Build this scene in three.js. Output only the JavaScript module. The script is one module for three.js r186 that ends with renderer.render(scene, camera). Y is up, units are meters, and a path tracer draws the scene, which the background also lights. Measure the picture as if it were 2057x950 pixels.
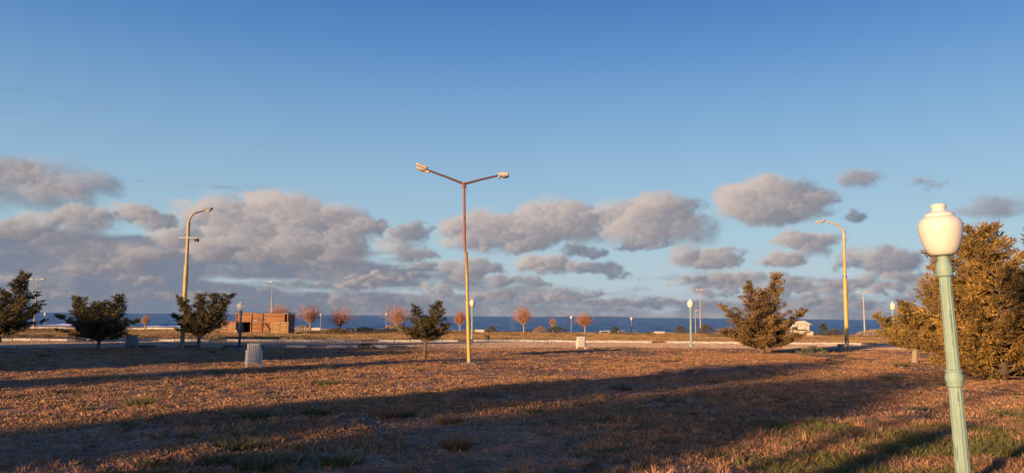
import * as THREE from 'three';
import { mergeGeometries } from 'three/addons/utils/BufferGeometryUtils.js';
import { RoundedBoxGeometry } from 'three/addons/geometries/RoundedBoxGeometry.js';

// ------------------------------------------------------------------ camera, sky, sun, exposure
const scene = new THREE.Scene();
const camera = new THREE.PerspectiveCamera(34.0, 2057 / 950, 0.1, 60000);
camera.position.set(0, 1.7, 0);
camera.rotation.order = 'YXZ';
camera.rotation.set(5.915 * Math.PI / 180, 0, 0.516 * Math.PI / 180);
const renderer = new THREE.WebGLRenderer({ antialias: true });
renderer.toneMapping = THREE.LinearToneMapping;
renderer.toneMappingExposure = 1.6;
renderer.shadowMap.enabled = true;

const SUN_AZ = 42 * Math.PI / 180, SUN_EL = 7.5 * Math.PI / 180;   // low, behind the camera and to its left
const sun = new THREE.DirectionalLight(new THREE.Color().setRGB(1.0, 0.62, 0.31), 5);
sun.position.set(-Math.sin(SUN_AZ) * Math.cos(SUN_EL), Math.sin(SUN_EL), Math.cos(SUN_AZ) * Math.cos(SUN_EL)).multiplyScalar(150);
sun.castShadow = true;
sun.shadow.radius = 2.2;
Object.assign(sun.shadow.camera, { left: -120, right: 120, top: 90, bottom: -90, near: 1, far: 420 });
sun.shadow.mapSize.set(4096, 4096);
scene.add(sun);

// ------------------------------------------------------------------ numbers
function rng(seed) { let s = seed | 0; return () => { s = (s + 0x6d2b79f5) | 0; let t = Math.imul(s ^ (s >>> 15), 1 | s); t = (t + Math.imul(t ^ (t >>> 7), 61 | t)) ^ t; return ((t ^ (t >>> 14)) >>> 0) / 4294967296; }; }
const clamp = (v, a = 0, b = 1) => Math.min(b, Math.max(a, v));
const lerp = (a, b, t) => a + (b - a) * t;
const smooth = (a, b, v) => { const t = clamp((v - a) / (b - a)); return t * t * (3 - 2 * t); };
const lin = (c) => { c /= 255; return c <= 0.04045 ? c / 12.92 : ((c + 0.055) / 1.055) ** 2.4; };
const rgb8 = (r, g, b) => [lin(r), lin(g), lin(b)];
const hash = (x, y) => { let h = Math.imul(x, 374761393) + Math.imul(y, 668265263) | 0; h = Math.imul(h ^ (h >>> 13), 1274126177); return ((h ^ (h >>> 16)) >>> 0) / 4294967296; };
function noise(x, y, wrap = 0) {
  const xi = Math.floor(x), yi = Math.floor(y), fx = x - xi, fy = y - yi, u = fx * fx * (3 - 2 * fx), v = fy * fy * (3 - 2 * fy);
  const m = (n) => (wrap ? ((n % wrap) + wrap) % wrap : n);
  const a = hash(m(xi), m(yi)), b = hash(m(xi + 1), m(yi)), c = hash(m(xi), m(yi + 1)), d = hash(m(xi + 1), m(yi + 1));
  return a + (b - a) * u + (c - a) * v + (a - b - c + d) * u * v;
}
function fbm(x, y, oct = 5, wrap = 0) { let s = 0, a = 0.5, t = 0; for (let i = 0; i < oct; i++) { s += a * noise(x + i * 17.3 * (wrap ? 0 : 1), y + i * 9.1 * (wrap ? 0 : 1), wrap); t += a; a *= 0.5; x *= 2; y *= 2; wrap *= 2; } return s / t; }

// ------------------------------------------------------------------ sky: clear evening air with a low bank of cumulus over the sea
{
  const W = 4096, H = 2048, data = new Float32Array(W * H * 4), EXP = 1 / renderer.toneMappingExposure;
  const stops = [[0, rgb8(172, 180, 190)], [2.5, rgb8(180, 198, 206)], [6, rgb8(166, 198, 214)], [10, rgb8(150, 186, 214)], [14, rgb8(128, 170, 209)], [19, rgb8(97, 145, 200)], [24, rgb8(71, 118, 184)], [40, rgb8(50, 96, 168)], [90, rgb8(38, 76, 146)]];
  const air = (el) => { let i = 0; while (i < stops.length - 2 && el > stops[i + 1][0]) i++; const t = clamp((el - stops[i][0]) / (stops[i + 1][0] - stops[i][0])); return [0, 1, 2].map((k) => lerp(stops[i][1][k], stops[i + 1][1][k], t)); };
  // azimuth, elevation, half width, half height (degrees), how blue and dim
  const clouds = [[-16.9, 6.75, 7.43, 1.55, 0], [-15.5, 5.21, 10.27, 1.4, 0.1], [-30.3, 7.73, 1.7, 0.63, 0.2], [-33, 8.57, 1.43, 0.81, 0.1], [-31.5, 8.22, 1.48, 0.52, 0.2], [-29.4, 6.03, 2.3, 0.81, 0.15], [-25.8, 6.61, 1.35, 0.88, 0.15], [-33.3, 5.29, 1.6, 0.88, 0.2], [-29.8, 4.4, 2.64, 0.88, 0.8], [-26.6, 3.51, 4.42, 0.96, 0.3], [-11.3, 6.6, 3.01, 0.63, 0.15], [-7.5, 6.24, 1.27, 0.63, 0.5],
    [-1.1, 6.27, 3.87, 1.33, 0], [3.8, 7.33, 3.23, 1.4, 0], [0.4, 5.37, 3.32, 0.59, 0.1], [10.2, 7.18, 3.29, 1.7, 0], [19.2, 8.2, 3.88, 1.47, 0], [24.6, 9.46, 1.59, 0.7, 0.3], [28.4, 8.93, 1.71, 0.33, 0.4], [20.9, 5.3, 1.8, 0.74, 0.1], [24.2, 6.79, 1.1, 0.41, 0.9], [14, 4.36, 3.3, 0.66, 0.2], [5.6, 5.02, 1.83, 0.52, 0.9], [9.6, 5.3, 2.15, 0.44, 0.8], [19.9, 4.04, 1.69, 0.48, 0.1], [25.6, 3.93, 2.25, 0.81, 0.4], [26.1, 3.06, 2.38, 0.52, 0.2], [2.7, 4.02, 3.13, 0.63, 0.1], [6.5, 3.52, 2.26, 0.48, 0.8], [-3.4, 3.48, 2.2, 0.66, 0.2], [-7.3, 4.52, 2.18, 0.44, 0.6], [0.5, 2.71, 3.69, 0.44, 0.5], [32.5, 6.99, 1.57, 0.74, 0.5], [16.2, 2.82, 5.1, 0.48, 0.2], [23.4, 1.92, 6.21, 0.52, 0.3]];
  const R = rng(77);
  for (let az = -177; az < 177; az += 3.1) {   // the same bank goes on round the horizon
    if (Math.abs(az) < 36) continue;
    const big = R() < 0.3;
    clouds.push([az + R() * 3, 1.5 + R() * 6.8, (big ? 5 : 2) + R() * 4, (big ? 1 : 0.45) + R() * 0.7, R() * 0.8]);
  }
  for (let az = -178; az < 178; az += 1.25) clouds.push([az + R(), 0.9 + R() * R() * 3.6, 0.9 + R() * 2.4, 0.2 + R() * 0.25, 0.15 + R() * 0.6]);   // small flat ones far out
  const puffs = [];   // every cloud is a heap of round billows: azimuth, elevation, radius, how blue
  for (const c of clouds) {
    const n = Math.round(5 + Math.sqrt(c[2] * c[3]) * 7), faint = c[1] > 7.6 && c[0] < -28 && c[0] > -38 ? 0.3 : c[1] > 8.8 || Math.abs(c[0] - 32.5) < 0.6 ? 0.22 : c[2] * c[3] < 0.8 ? 0.7 : 1;
    for (let k = 0; k < n; k++) {
      const a = (R() + R() - 1) * 0.95, top = Math.sqrt(1 - a * a), b = lerp(-0.75, 0.7 * top, R());
      puffs.push([c[0] + a * c[2], c[1] + b * c[3] * 0.8, Math.min(c[3], c[2] * 0.5) * (0.5 + R() * 0.55) * (0.65 + 0.45 * top), clamp(c[4] + (R() - 0.5) * 0.25), faint]);
    }
  }
  const nearBy = Array.from({ length: 720 }, () => []);
  for (const p of puffs) for (let a = Math.floor((p[0] - p[2] * 2.8 - 1.5) * 2); a <= (p[0] + p[2] * 2.8 + 1.5) * 2; a++) nearBy[(a + 2880) % 720].push(p);
  const LX = -0.62, LY = 0.42;   // towards the sun, as seen on the face of a cloud
  const field = (az, el, out) => {
    const w1 = fbm(az * 0.8 + 40, el * 1.3 + 3, 4) - 0.5, w2 = fbm(az * 0.8 + 90, el * 1.3 + 60, 4) - 0.5, f1 = fbm(az * 3.4 + 11, el * 4.6, 3) - 0.5, f2 = fbm(az * 3.4 + 31, el * 4.6 + 80, 3) - 0.5;
    const ax = az + w1 * 2.2 + f1 * 0.6, ey = el + w2 * 0.9 + f2 * 0.3;
    let D = 0, nx = 0, ny = 0, blue = 0, best = 0, face = 0;
    for (const p of nearBy[(Math.floor(az * 2) + 2880) % 720]) {
      let dx = ax - p[0]; if (dx > 180) dx -= 360; else if (dx < -180) dx += 360;
      dx /= p[2] * 2.1; const dy = (ey - p[1]) / p[2], q = dx * dx + dy * dy;
      if (q < 1) { const w = (1 - q) * (1 - q) * p[4]; D += w; nx += w * dx; ny += w * dy; blue += w * p[3]; if (w > best) { best = w; face = dx * LX + dy * LY; } }
    }
    const k = D || 1;
    out.cum = 1 - Math.exp(-D * 2.0); out.blue = blue / k;
    out.lit = clamp(0.64 + 0.4 * face + 0.6 * (nx * LX + ny * LY) / k + (f1 + w1) * 0.28);
    // the layered deck close to the horizon, closed on the left and broken on the right
    const left = Math.abs(az) < 90 ? smooth(8, -22, az) : 0.5, deck = fbm(az * 0.2 + 7, el * 1.7 + 11, 5) - 0.5;
    const dk = deck * 2.3 + f1 * 0.3 + lerp(0.12, 0.72, left) + 0.5 * smooth(1.5, 0.3, el) - 1.5 * smooth(lerp(2.4, 4.4, left), lerp(4.2, 6.4, left), el);
    out.deck = smooth(-0.3, 0.5, dk); out.deckBlue = 0.5 + left * 0.34; out.deckLit = clamp(0.5 + w2 * 1.1 + f2 * 0.4 + deck * 0.35);
  };
  const o = {}, row0 = Math.floor((0.5 - 1 / 180) * H);
  const shade = rgb8(104, 106, 120), pink = rgb8(214, 193, 181), slate = rgb8(106, 120, 142), grey = rgb8(149, 142, 147);
  const sx = sun.position.clone().normalize();
  for (let y = 0; y < H; y++) {
    const el = ((y + 0.5) / H - 0.5) * 180;
    const base = el < 0 ? rgb8(126, 132, 146) : air(el);
    for (let x = 0; x < W; x++) {
      const th = ((x + 0.5) / W - 0.5) * 2 * Math.PI, i = (y * W + x) * 4;
      let c = base;
      if (y > row0) {
        const dx = Math.cos(th), dz = Math.sin(th), az = Math.atan2(dx, -dz) * 180 / Math.PI;
        const glow = Math.max(0, dx * sx.x + dz * sx.z) ** 4 * Math.exp(-Math.max(0, el) / 14) * 0.9, lean = 1 + 0.06 * Math.cos(2 * (az - 42) * Math.PI / 180);   // evening warmth on the sun's side
        c = [base[0] * lean + glow * 0.35, base[1] * lean + glow * 0.22, base[2] * lean + glow * 0.08];
        if (el < 14) {
          field(az, el, o);
          const tone = (lit, bl, k) => lerp(lit < 0.5 ? lerp(shade[k], grey[k], lit * 2) : lerp(grey[k], pink[k], lit * 2 - 1), slate[k], bl * 0.85);
          c = c.map((v, k) => { const far = lerp(tone(o.deckLit, o.deckBlue, k), base[k], az > -6 && az < 60 ? 0.16 * smooth(4.5, 1.5, el) : 0); return lerp(lerp(v, far, o.deck * 0.93), tone(o.lit, clamp(o.blue + smooth(2.6, 0.4, el) * 0.3), k), o.cum * 0.92); });
        }
      }
      data[i] = c[0] * EXP; data[i + 1] = c[1] * EXP; data[i + 2] = c[2] * EXP; data[i + 3] = 1;
    }
  }
  const t = new THREE.DataTexture(data, W, H, THREE.RGBAFormat, THREE.FloatType);
  t.mapping = THREE.EquirectangularReflectionMapping; t.magFilter = THREE.LinearFilter; t.needsUpdate = true;
  scene.background = t; scene.environment = t;
}

// ------------------------------------------------------------------ textures and materials
function tex(n, fn, srgb = false) {
  const d = new Uint8Array(n * n * 4);
  for (let y = 0; y < n; y++) for (let x = 0; x < n; x++) { const c = fn(x / n, y / n, x, y), i = (y * n + x) * 4; for (let k = 0; k < 3; k++) d[i + k] = clamp(c[k] ?? c[0]) * 255; d[i + 3] = 255; }
  const t = new THREE.DataTexture(d, n, n); t.wrapS = t.wrapT = THREE.RepeatWrapping; t.magFilter = THREE.LinearFilter; t.minFilter = THREE.LinearMipmapLinearFilter; t.generateMipmaps = true; t.needsUpdate = true;
  if (srgb) t.colorSpace = THREE.SRGBColorSpace;
  return t;
}
const rep = (t, u, v = u) => { const c = t.clone(); c.repeat.set(u, v); c.needsUpdate = true; return c; };
const Rt = rng(5);
const soilMap = tex(1024, (u, v, x, y) => {
  const a = fbm(u * 12, v * 12, 6, 12), b = fbm(u * 90 + 3, v * 90, 3, 90), s = Rt();
  let k = 0.80 + (a - 0.5) * 0.45 + (b - 0.5) * 0.5;
  let c = [k, k * 0.93, k * 0.86];
  if (s > 0.985) c = c.map((q) => q * 1.45);           // pale grit
  else if (s < 0.05) c = c.map((q) => q * 0.55);       // dark litter
  return c;
}, true);
const soilBump = tex(1024, (u, v) => { const a = fbm(u * 20, v * 20, 5, 20), b = fbm(u * 130, v * 130, 2, 130); return [a * 0.62 + b * 0.38]; });
const gritMap = tex(512, (u, v) => { const a = fbm(u * 6, v * 6, 5, 6), b = noise(u * 256, v * 256, 256); const k = 0.74 + (a - 0.5) * 0.45 + (b - 0.5) * 0.3; return [k, k, k]; }, true);
const gritBump = tex(512, (u, v) => [fbm(u * 60, v * 60, 3, 60)]);
const woodMap = tex(512, (u, v) => { const g = fbm(u * 5, v * 70, 4, 0), h = noise(u * 3, v * 9); const k = 0.72 + (g - 0.5) * 0.55 + (h - 0.5) * 0.25; return [k, k * 0.97, k * 0.93]; }, true);
const wearMap = tex(512, (u, v) => { const a = fbm(u * 8, v * 8, 6, 8), b = fbm(u * 40, v * 40, 3, 40); let k = 0.93 + (b - 0.5) * 0.1; if (a + b * 0.25 > 0.74) k *= 0.72; return [k, k * 0.985, k * 0.96]; }, true);
const wearBump = tex(512, (u, v) => [fbm(u * 24, v * 24, 5, 24)]);
const paintMap = tex(512, (u, v) => { const a = fbm(u * 7, v * 7, 6, 7), b = fbm(u * 50, v * 50, 3, 50); let k = 0.93 + (a - 0.5) * 0.16 + (b - 0.5) * 0.08; if (a + b * 0.3 > 0.86) k *= 0.8; return [k, k, k * 0.99]; }, true);
const waveBump = tex(1024, (u, v) => [fbm(u * 14, v * 22, 6, 0) * smooth(0, 0.04, u) * smooth(1, 0.96, u)]);

const std = (c, rough = 0.8, extra = {}) => { const m = new THREE.MeshStandardMaterial({ roughness: rough, side: THREE.DoubleSide, ...extra }); m.color.setRGB(...c); return m; };
const painted = (c, rough = 0.6, ru = 1, rv = 1) => std(c, rough, { map: rep(wearMap, ru, rv), bumpMap: rep(wearBump, ru, rv), bumpScale: 0.0012 });
const wood = (c) => std(c, 0.85, { map: woodMap, bumpMap: woodMap, bumpScale: 0.003 });
const M = {
  ground: std([0.63, 0.37, 0.235], 1, { vertexColors: true, map: rep(soilMap, 1), bumpMap: rep(soilBump, 1), bumpScale: 0.11 }),
  road: std([0.34, 0.255, 0.2], 1, { vertexColors: true, map: rep(gritMap, 1), bumpMap: rep(gritBump, 1), bumpScale: 0.1 }),
  kerb: [painted([0.66, 0.64, 0.6], 0.8, 1, 0.3), painted([0.5, 0.48, 0.45], 0.85, 1, 0.3), std([0.3, 0.28, 0.26], 0.9, { map: gritMap })],
  opal: new THREE.MeshPhysicalMaterial({ color: new THREE.Color().setRGB(0.70, 0.67, 0.59), roughness: 0.5, clearcoat: 0.12, clearcoatRoughness: 0.4 }),
  dirtyGlass: new THREE.MeshPhysicalMaterial({ color: new THREE.Color().setRGB(0.78, 0.78, 0.8), roughness: 0.45, transmission: 0.75, thickness: 0, side: THREE.DoubleSide }),
  green: std([0.30, 0.43, 0.37], 0.62, { map: rep(paintMap, 1, 0.55), bumpMap: rep(wearBump, 1, 1.3), bumpScale: 0.0012 }),
  blue: painted([0.03, 0.06, 0.13], 0.6, 2, 3),
  whitePaint: painted([0.62, 0.60, 0.57], 0.7),
  binWhite: [painted([0.84, 0.82, 0.79], 0.75), painted([0.76, 0.74, 0.72], 0.78), painted([0.80, 0.78, 0.76], 0.75)],
  greyPaint: painted([0.34, 0.35, 0.36], 0.7),
  binGrey: painted([0.36, 0.40, 0.42], 0.8),
  concrete: std([0.42, 0.40, 0.37], 0.95, { map: gritMap, bumpMap: gritBump, bumpScale: 0.004 }),
  steel: std([0.30, 0.29, 0.28], 0.5, { metalness: 0.5 }),
  dark: std([0.03, 0.03, 0.03], 0.7),
  lens: new THREE.MeshPhysicalMaterial({ color: new THREE.Color().setRGB(0.75, 0.72, 0.66), roughness: 0.25, clearcoat: 0.6 }),
  pole: std([1, 1, 1], 0.6, { vertexColors: true, bumpMap: rep(wearBump, 1, 8), bumpScale: 0.0015 }),
  bark: std([0.17, 0.12, 0.085], 0.95, { bumpMap: rep(wearBump, 2, 3), bumpScale: 0.02 }),
  barkPale: std([0.36, 0.28, 0.2], 0.95, { bumpMap: rep(wearBump, 2, 3), bumpScale: 0.02 }),
  leaf: std([1, 1, 1], 0.85, { vertexColors: true }),
  sea: new THREE.MeshPhysicalMaterial({ color: new THREE.Color().setRGB(0.024, 0.075, 0.185), roughness: 0.3, specularIntensity: 0.5, bumpMap: waveBump, bumpScale: 1.5 }),
  foam: std([0.82, 0.84, 0.86], 0.95),
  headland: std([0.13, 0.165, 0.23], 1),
  plank: [wood([0.66, 0.31, 0.15]), wood([0.54, 0.25, 0.13]), wood([0.72, 0.37, 0.19]), wood([0.48, 0.25, 0.16])],
  pallet: [wood([0.68, 0.45, 0.20]), wood([0.76, 0.53, 0.26])],
  oldWood: wood([0.16, 0.10, 0.07]),
  white: std([0.68, 0.66, 0.62], 0.85, { map: rep(wearMap, 2, 1) }),
  roofSheet: std([0.42, 0.40, 0.38], 0.6),
  red: std([0.45, 0.05, 0.035], 0.6),
  plaster: std([0.52, 0.47, 0.4], 0.95, { map: rep(wearMap, 4, 2) }),
  windowGlass: new THREE.MeshPhysicalMaterial({ color: new THREE.Color().setRGB(0.05, 0.06, 0.07), roughness: 0.1 }),
};

// ------------------------------------------------------------------ building helpers
const taken = new Map();
function numbered(n) { const k = taken.get(n) ?? 0; taken.set(n, k + 1); return k ? n + '_' + String(k).padStart(3, '0') : n; }
function shadowed(o) { o.traverse((c) => { if (c.isMesh) { c.castShadow = true; c.receiveShadow = true; } }); return o; }
function part(name, geo, mat, parent) { const m = new THREE.Mesh(geo, mat); m.name = name; m.castShadow = m.receiveShadow = true; parent.add(m); return m; }
function thing(name, label, category, x, d, group, y = terrain(x, d)) {
  const g = new THREE.Group(); g.name = numbered(name); g.position.set(x, y, -d); g.userData = { label, category }; if (group) g.userData.group = group; scene.add(g); return g;
}
function single(name, geo, mat, label, category, group) { const m = new THREE.Mesh(geo, mat); m.name = numbered(name); m.userData = { label, category }; if (group) m.userData.group = group; m.castShadow = m.receiveShadow = true; scene.add(m); return m; }
function structure(name, geo, mat) { const m = new THREE.Mesh(geo, mat); m.name = name; m.userData = { kind: 'structure' }; m.castShadow = m.receiveShadow = true; scene.add(m); return m; }
function copyOf(src, label, x, d, turn = 0, scale, group) {
  const c = src.clone(); c.name = numbered(src.name.replace(/_\d{3}$/, '')); c.position.set(x, terrain(x, d), -d); c.rotation.set(0, turn, 0); if (scale) c.scale.set(...scale);
  c.userData = { ...src.userData, label }; if (group) c.userData.group = group; scene.add(c); return c;
}
const box = (w, h, dp, x = 0, y = 0, z = 0, r = 0) => { const g = r ? new RoundedBoxGeometry(w, h, dp, 2, r) : new THREE.BoxGeometry(w, h, dp); return g.translate(x, y, z); };
// a tube of changing radius along points; the radius may also depend on the angle
function tube(pts, radii, seg = 10, colour, cap = true) {
  const pos = [], nor = [], uv = [], col = [], idx = [], P = pts.map((p) => new THREE.Vector3(...p)), N = P.length;
  let side = new THREE.Vector3(1, 0, 0), run = 0;
  for (let i = 0; i < N; i++) {
    const t = P[Math.min(N - 1, i + 1)].clone().sub(P[Math.max(0, i - 1)]).normalize();
    side = side.sub(t.clone().multiplyScalar(side.dot(t))); if (side.lengthSq() < 1e-6) side.set(0, 0, 1); side.normalize();
    const b = t.clone().cross(side); if (i) run += P[i].distanceTo(P[i - 1]);
    for (let k = 0; k <= seg; k++) {
      const a = k / seg * Math.PI * 2, r = typeof radii[i] === 'function' ? radii[i](a) : radii[i];
      const n = side.clone().multiplyScalar(Math.cos(a)).addScaledVector(b, Math.sin(a));
      pos.push(P[i].x + n.x * r, P[i].y + n.y * r, P[i].z + n.z * r); nor.push(n.x, n.y, n.z); uv.push(k / seg, run);
      if (colour) col.push(...colour(run, a, i));
      if (i && k) { const o = i * (seg + 1) + k; idx.push(o - seg - 2, o - seg - 1, o, o - seg - 2, o, o - 1); }
    }
  }
  if (cap) { const o = (N - 1) * (seg + 1); for (let k = 1; k < seg - 1; k++) idx.push(o, o + k, o + k + 1); for (let k = 1; k < seg - 1; k++) idx.push(0, k + 1, k); }
  const g = new THREE.BufferGeometry();
  g.setAttribute('position', new THREE.Float32BufferAttribute(pos, 3)); g.setAttribute('uv', new THREE.Float32BufferAttribute(uv, 2));
  if (colour) g.setAttribute('color', new THREE.Float32BufferAttribute(col, 3));
  g.setIndex(idx); g.computeVertexNormals(); return g;
}
const lathe = (prof, seg = 32) => new THREE.LatheGeometry(prof.map(([r, y]) => new THREE.Vector2(r, y)), seg);

// ------------------------------------------------------------------ the lie of the land (x to the right, d away from the viewer, metres)
const kerbLine = (x) => x < -30 ? 46.0 + (x + 30) * 0.10 : x < -16 ? lerp(46.0, 48.1, (x + 30) / 14) : x < 3 ? lerp(48.1, 52.5, smooth(-16, 3, x) * 0.35 + (x + 16) / 19 * 0.65) : 52.5 - smooth(3, 40, x) * 0.5;
const roadEdge = (x) => x < -24 ? 37.1 + (x + 24) * 0.08 : x < 8 ? lerp(37.1, 44.4, (x + 24) / 32) : lerp(44.4, 45.2, smooth(8, 25, x));
function terrain(x, d) {
  const left = smooth(-35, -75, x);
  let h = 0;
  if (d > 50) h = -0.45 * smooth(50, 90, d) - 0.32 * smooth(80, 116, d) - (0.18 + 0.3 * left) * smooth(110, 132, d);
  const edge = 138 + left * 34;
  h -= 2.4 * smooth(edge, edge + 28, d) + 3 * smooth(edge + 20, edge + 60, d);
  const verge = smooth(kerbLine(x) + 0.5, kerbLine(x) + 4, d), field = smooth(roadEdge(x) - 0.2, roadEdge(x) - 3, d);
  const far = smooth(66, 100, d) * smooth(146, 132, d);
  h += (fbm(x * 0.22 + 50, d * 0.22 + 20, 4) - 0.5) * 0.16 * field + (fbm(x * 0.12, d * 0.2 + 70, 4) - 0.5) * 0.22 * verge + (fbm(x * 0.11 + 9, d * 0.16, 4) - 0.5) * 0.55 * far;
  const onRoad = smooth(roadEdge(x) - 0.6, roadEdge(x) + 0.3, d) * smooth(kerbLine(x) + 0.3, kerbLine(x), d);
  return h - 0.07 * onRoad;
}
function micro(x, d) {
  const field = smooth(roadEdge(x) - 0.1, roadEdge(x) - 1.5, d) + smooth(kerbLine(x) + 0.3, kerbLine(x) + 1.5, d);
  return ((fbm(x * 2.3, d * 2.3, 4) - 0.5) * 0.11 + (noise(x * 9, d * 9) - 0.5) * 0.03) * clamp(field);
}
function sheet(xs, ds, heightAt, colourAt, uvScale) {
  const nx = xs.length, nd = ds.length, pos = new Float32Array(nx * nd * 3), col = new Float32Array(nx * nd * 3), uv = new Float32Array(nx * nd * 2), idx = [];
  for (let j = 0; j < nd; j++) for (let i = 0; i < nx; i++) {
    const x = typeof xs[i] === 'function' ? xs[i](ds[j]) : xs[i], d = ds[j], k = j * nx + i;
    pos[k * 3] = x; pos[k * 3 + 1] = heightAt(x, d); pos[k * 3 + 2] = -d; uv[k * 2] = x * uvScale; uv[k * 2 + 1] = d * uvScale;
    if (colourAt) { const c = colourAt(x, d); col[k * 3] = c[0]; col[k * 3 + 1] = c[1]; col[k * 3 + 2] = c[2]; }
    if (i && j) idx.push(k - nx - 1, k - nx, k, k - nx - 1, k, k - 1);
  }
  const g = new THREE.BufferGeometry(); g.setAttribute('position', new THREE.BufferAttribute(pos, 3)); g.setAttribute('uv', new THREE.BufferAttribute(uv, 2)); if (colourAt) g.setAttribute('color', new THREE.BufferAttribute(col, 3));
  g.setIndex(idx); g.computeVertexNormals(); return g;
}
function steps(from, to, first, grow) { const a = [from]; let s = first; while (a[a.length - 1] + s < to) { a.push(a[a.length - 1] + s); s *= grow; } a.push(to); return a; }
{
  const r = steps(9, 900, 0.13, 1.035), l = steps(9, 900, 0.13, 1.035).reverse().map((v) => -v), mid = [];
  for (let x = -8.9; x < 8.95; x += 0.12) mid.push(x);
  const xs = [...l, ...mid, ...r];
  const ds = [...steps(-4, 700, 0.6, 1.09).reverse().map((v) => -v).filter((v) => v < 3.9), ...steps(4, 60, 0.085, 1.0065), ...steps(60.6, 260, 0.6, 1.012)];
  ds.sort((a, b) => a - b);
  const tint = (x, d) => {
    const a = fbm(x * 0.16 + 5, d * 0.16, 4), b = fbm(x * 0.7, d * 0.7 + 40, 4), k = 0.80 + (b - 0.5) * 0.85;
    let c = [k, k * lerp(0.9, 1.02, a), k * lerp(0.84, 1.0, a)];
    const bare = smooth(16, 11, d + (a - 0.5) * 9) * smooth(3.5, -1, x + (b - 0.5) * 6); c = [lerp(c[0], k * 1.08, bare), lerp(c[1], k * 1.1, bare), lerp(c[2], k * 1.1, bare)];  // bare sandy soil near left, toned paler to lift the shade there
    const dune = smooth(54, 62, d); c = [lerp(c[0], k * 1.02, dune), lerp(c[1], k * 1.03, dune), lerp(c[2], k * 0.82, dune)];
    const sand = smooth(140, 156, d); return c.map((v, i) => lerp(v, [1.0, 1.1, 1.15][i] * 0.95, sand));
  };
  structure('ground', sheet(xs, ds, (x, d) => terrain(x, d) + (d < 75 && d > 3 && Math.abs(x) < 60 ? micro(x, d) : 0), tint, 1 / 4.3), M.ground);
}
{ // road between its two edges
  const xs = steps(-120, 120, 0.55, 1.0), n = 26, pos = [], uv = [], col = [], idx = [];
  for (let j = 0; j <= n; j++) xs.forEach((x, i) => {
    const wob = (fbm(x * 0.5, 3, 3) - 0.5) * 1.2, d = lerp(roadEdge(x) - 0.1 + wob, kerbLine(x) - 0.02, j / n), k = j * xs.length + i;
    pos.push(x, 0.012 + (noise(x * 1.4, d * 1.4) - 0.5) * 0.02 - (j === 0 ? 0.05 : 0), -d); uv.push(x / 3, d / 3);
    const s = 0.88 + (fbm(x * 0.12, d * 1.1, 4) - 0.5) * 0.7; col.push(s * 1.05, s, s * 0.94);
    if (i && j) idx.push(k - xs.length - 1, k - xs.length, k, k - xs.length - 1, k, k - 1);
  });
  const g = new THREE.BufferGeometry(); g.setAttribute('position', new THREE.Float32BufferAttribute(pos, 3)); g.setAttribute('uv', new THREE.Float32BufferAttribute(uv, 2)); g.setAttribute('color', new THREE.Float32BufferAttribute(col, 3)); g.setIndex(idx); g.computeVertexNormals();
  structure('road', g, M.road);
}
{ // kerbs, stone by stone
  const stone = new RoundedBoxGeometry(0.98, 0.26, 0.2, 2, 0.02), R = rng(12);
  const lay = (name, from, to, line, off, worn, gap) => {
    const k = new THREE.Group(); k.name = name; k.userData = { kind: 'structure' }; scene.add(k);
    for (let x = from; x < to; x++) {
      const r = R(); if (r < gap) continue;
      const m = part('kerb_stone', stone, M.kerb[R() < worn * (x < -2 ? 2 : 0.5) ? (R() < 0.6 ? 1 : 2) : 0], k);
      m.position.set(x, 0.02 + (R() - 0.5) * 0.03, -(line(x) + off)); m.rotation.y = Math.atan(line(x + 0.5) - line(x - 0.5)) + (R() - 0.5) * 0.02;
    }
  };
  lay('kerb', -60, 60, kerbLine, 0.1, 0.22, 0.02);
  lay('sunken_kerb', -45, -5, roadEdge, -0.2, 0.6, 0.3);
}
{ // the sea, with a light chop, out to the horizon
  const ds = steps(140, 40000, 1.1, 1.0125).filter((v, i, a) => i === 0 || v !== a[i - 1]), cols = [];
  for (let i = -150; i <= 150; i++) { const t = i / 150; cols.push((d) => Math.sign(t) * Math.abs(t) ** 1.25 * (d * 1.1 + 420)); }
  const sea = sheet(cols, ds, (x, d) => -3 + ((fbm(x * 0.05, d * 0.14, 4) - 0.5) * 1.3 + (noise(x * 0.16, d * 0.55) - 0.5) * 0.5) * smooth(2500, 300, d), null, 1 / 46);
  structure('sea', sea, M.sea);
  const pos = [], idx = [], head = 9000;   // a low headland on the horizon
  const add = (x0, x1, h) => { const n = 40, b = pos.length / 3; for (let i = 0; i <= n; i++) { const t = i / n, x = lerp(x0, x1, t), y = h * Math.max(0, Math.sin(Math.PI * t)) ** 0.6 * (0.7 + 0.5 * noise(t * 7, h)); pos.push(x, -6, -head + 150, x, y - 3, -head, x, -6, -head - 400); if (i) { const o = b + i * 3; idx.push(o - 3, o, o + 1, o - 3, o + 1, o - 2, o - 2, o + 1, o + 2, o - 2, o + 2, o - 1); } } };
  add(350, 1480, 13);
  const g = new THREE.BufferGeometry(); g.setAttribute('position', new THREE.Float32BufferAttribute(pos, 3)); g.setIndex(idx); g.computeVertexNormals(); structure('headland', g, M.headland);
}
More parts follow.
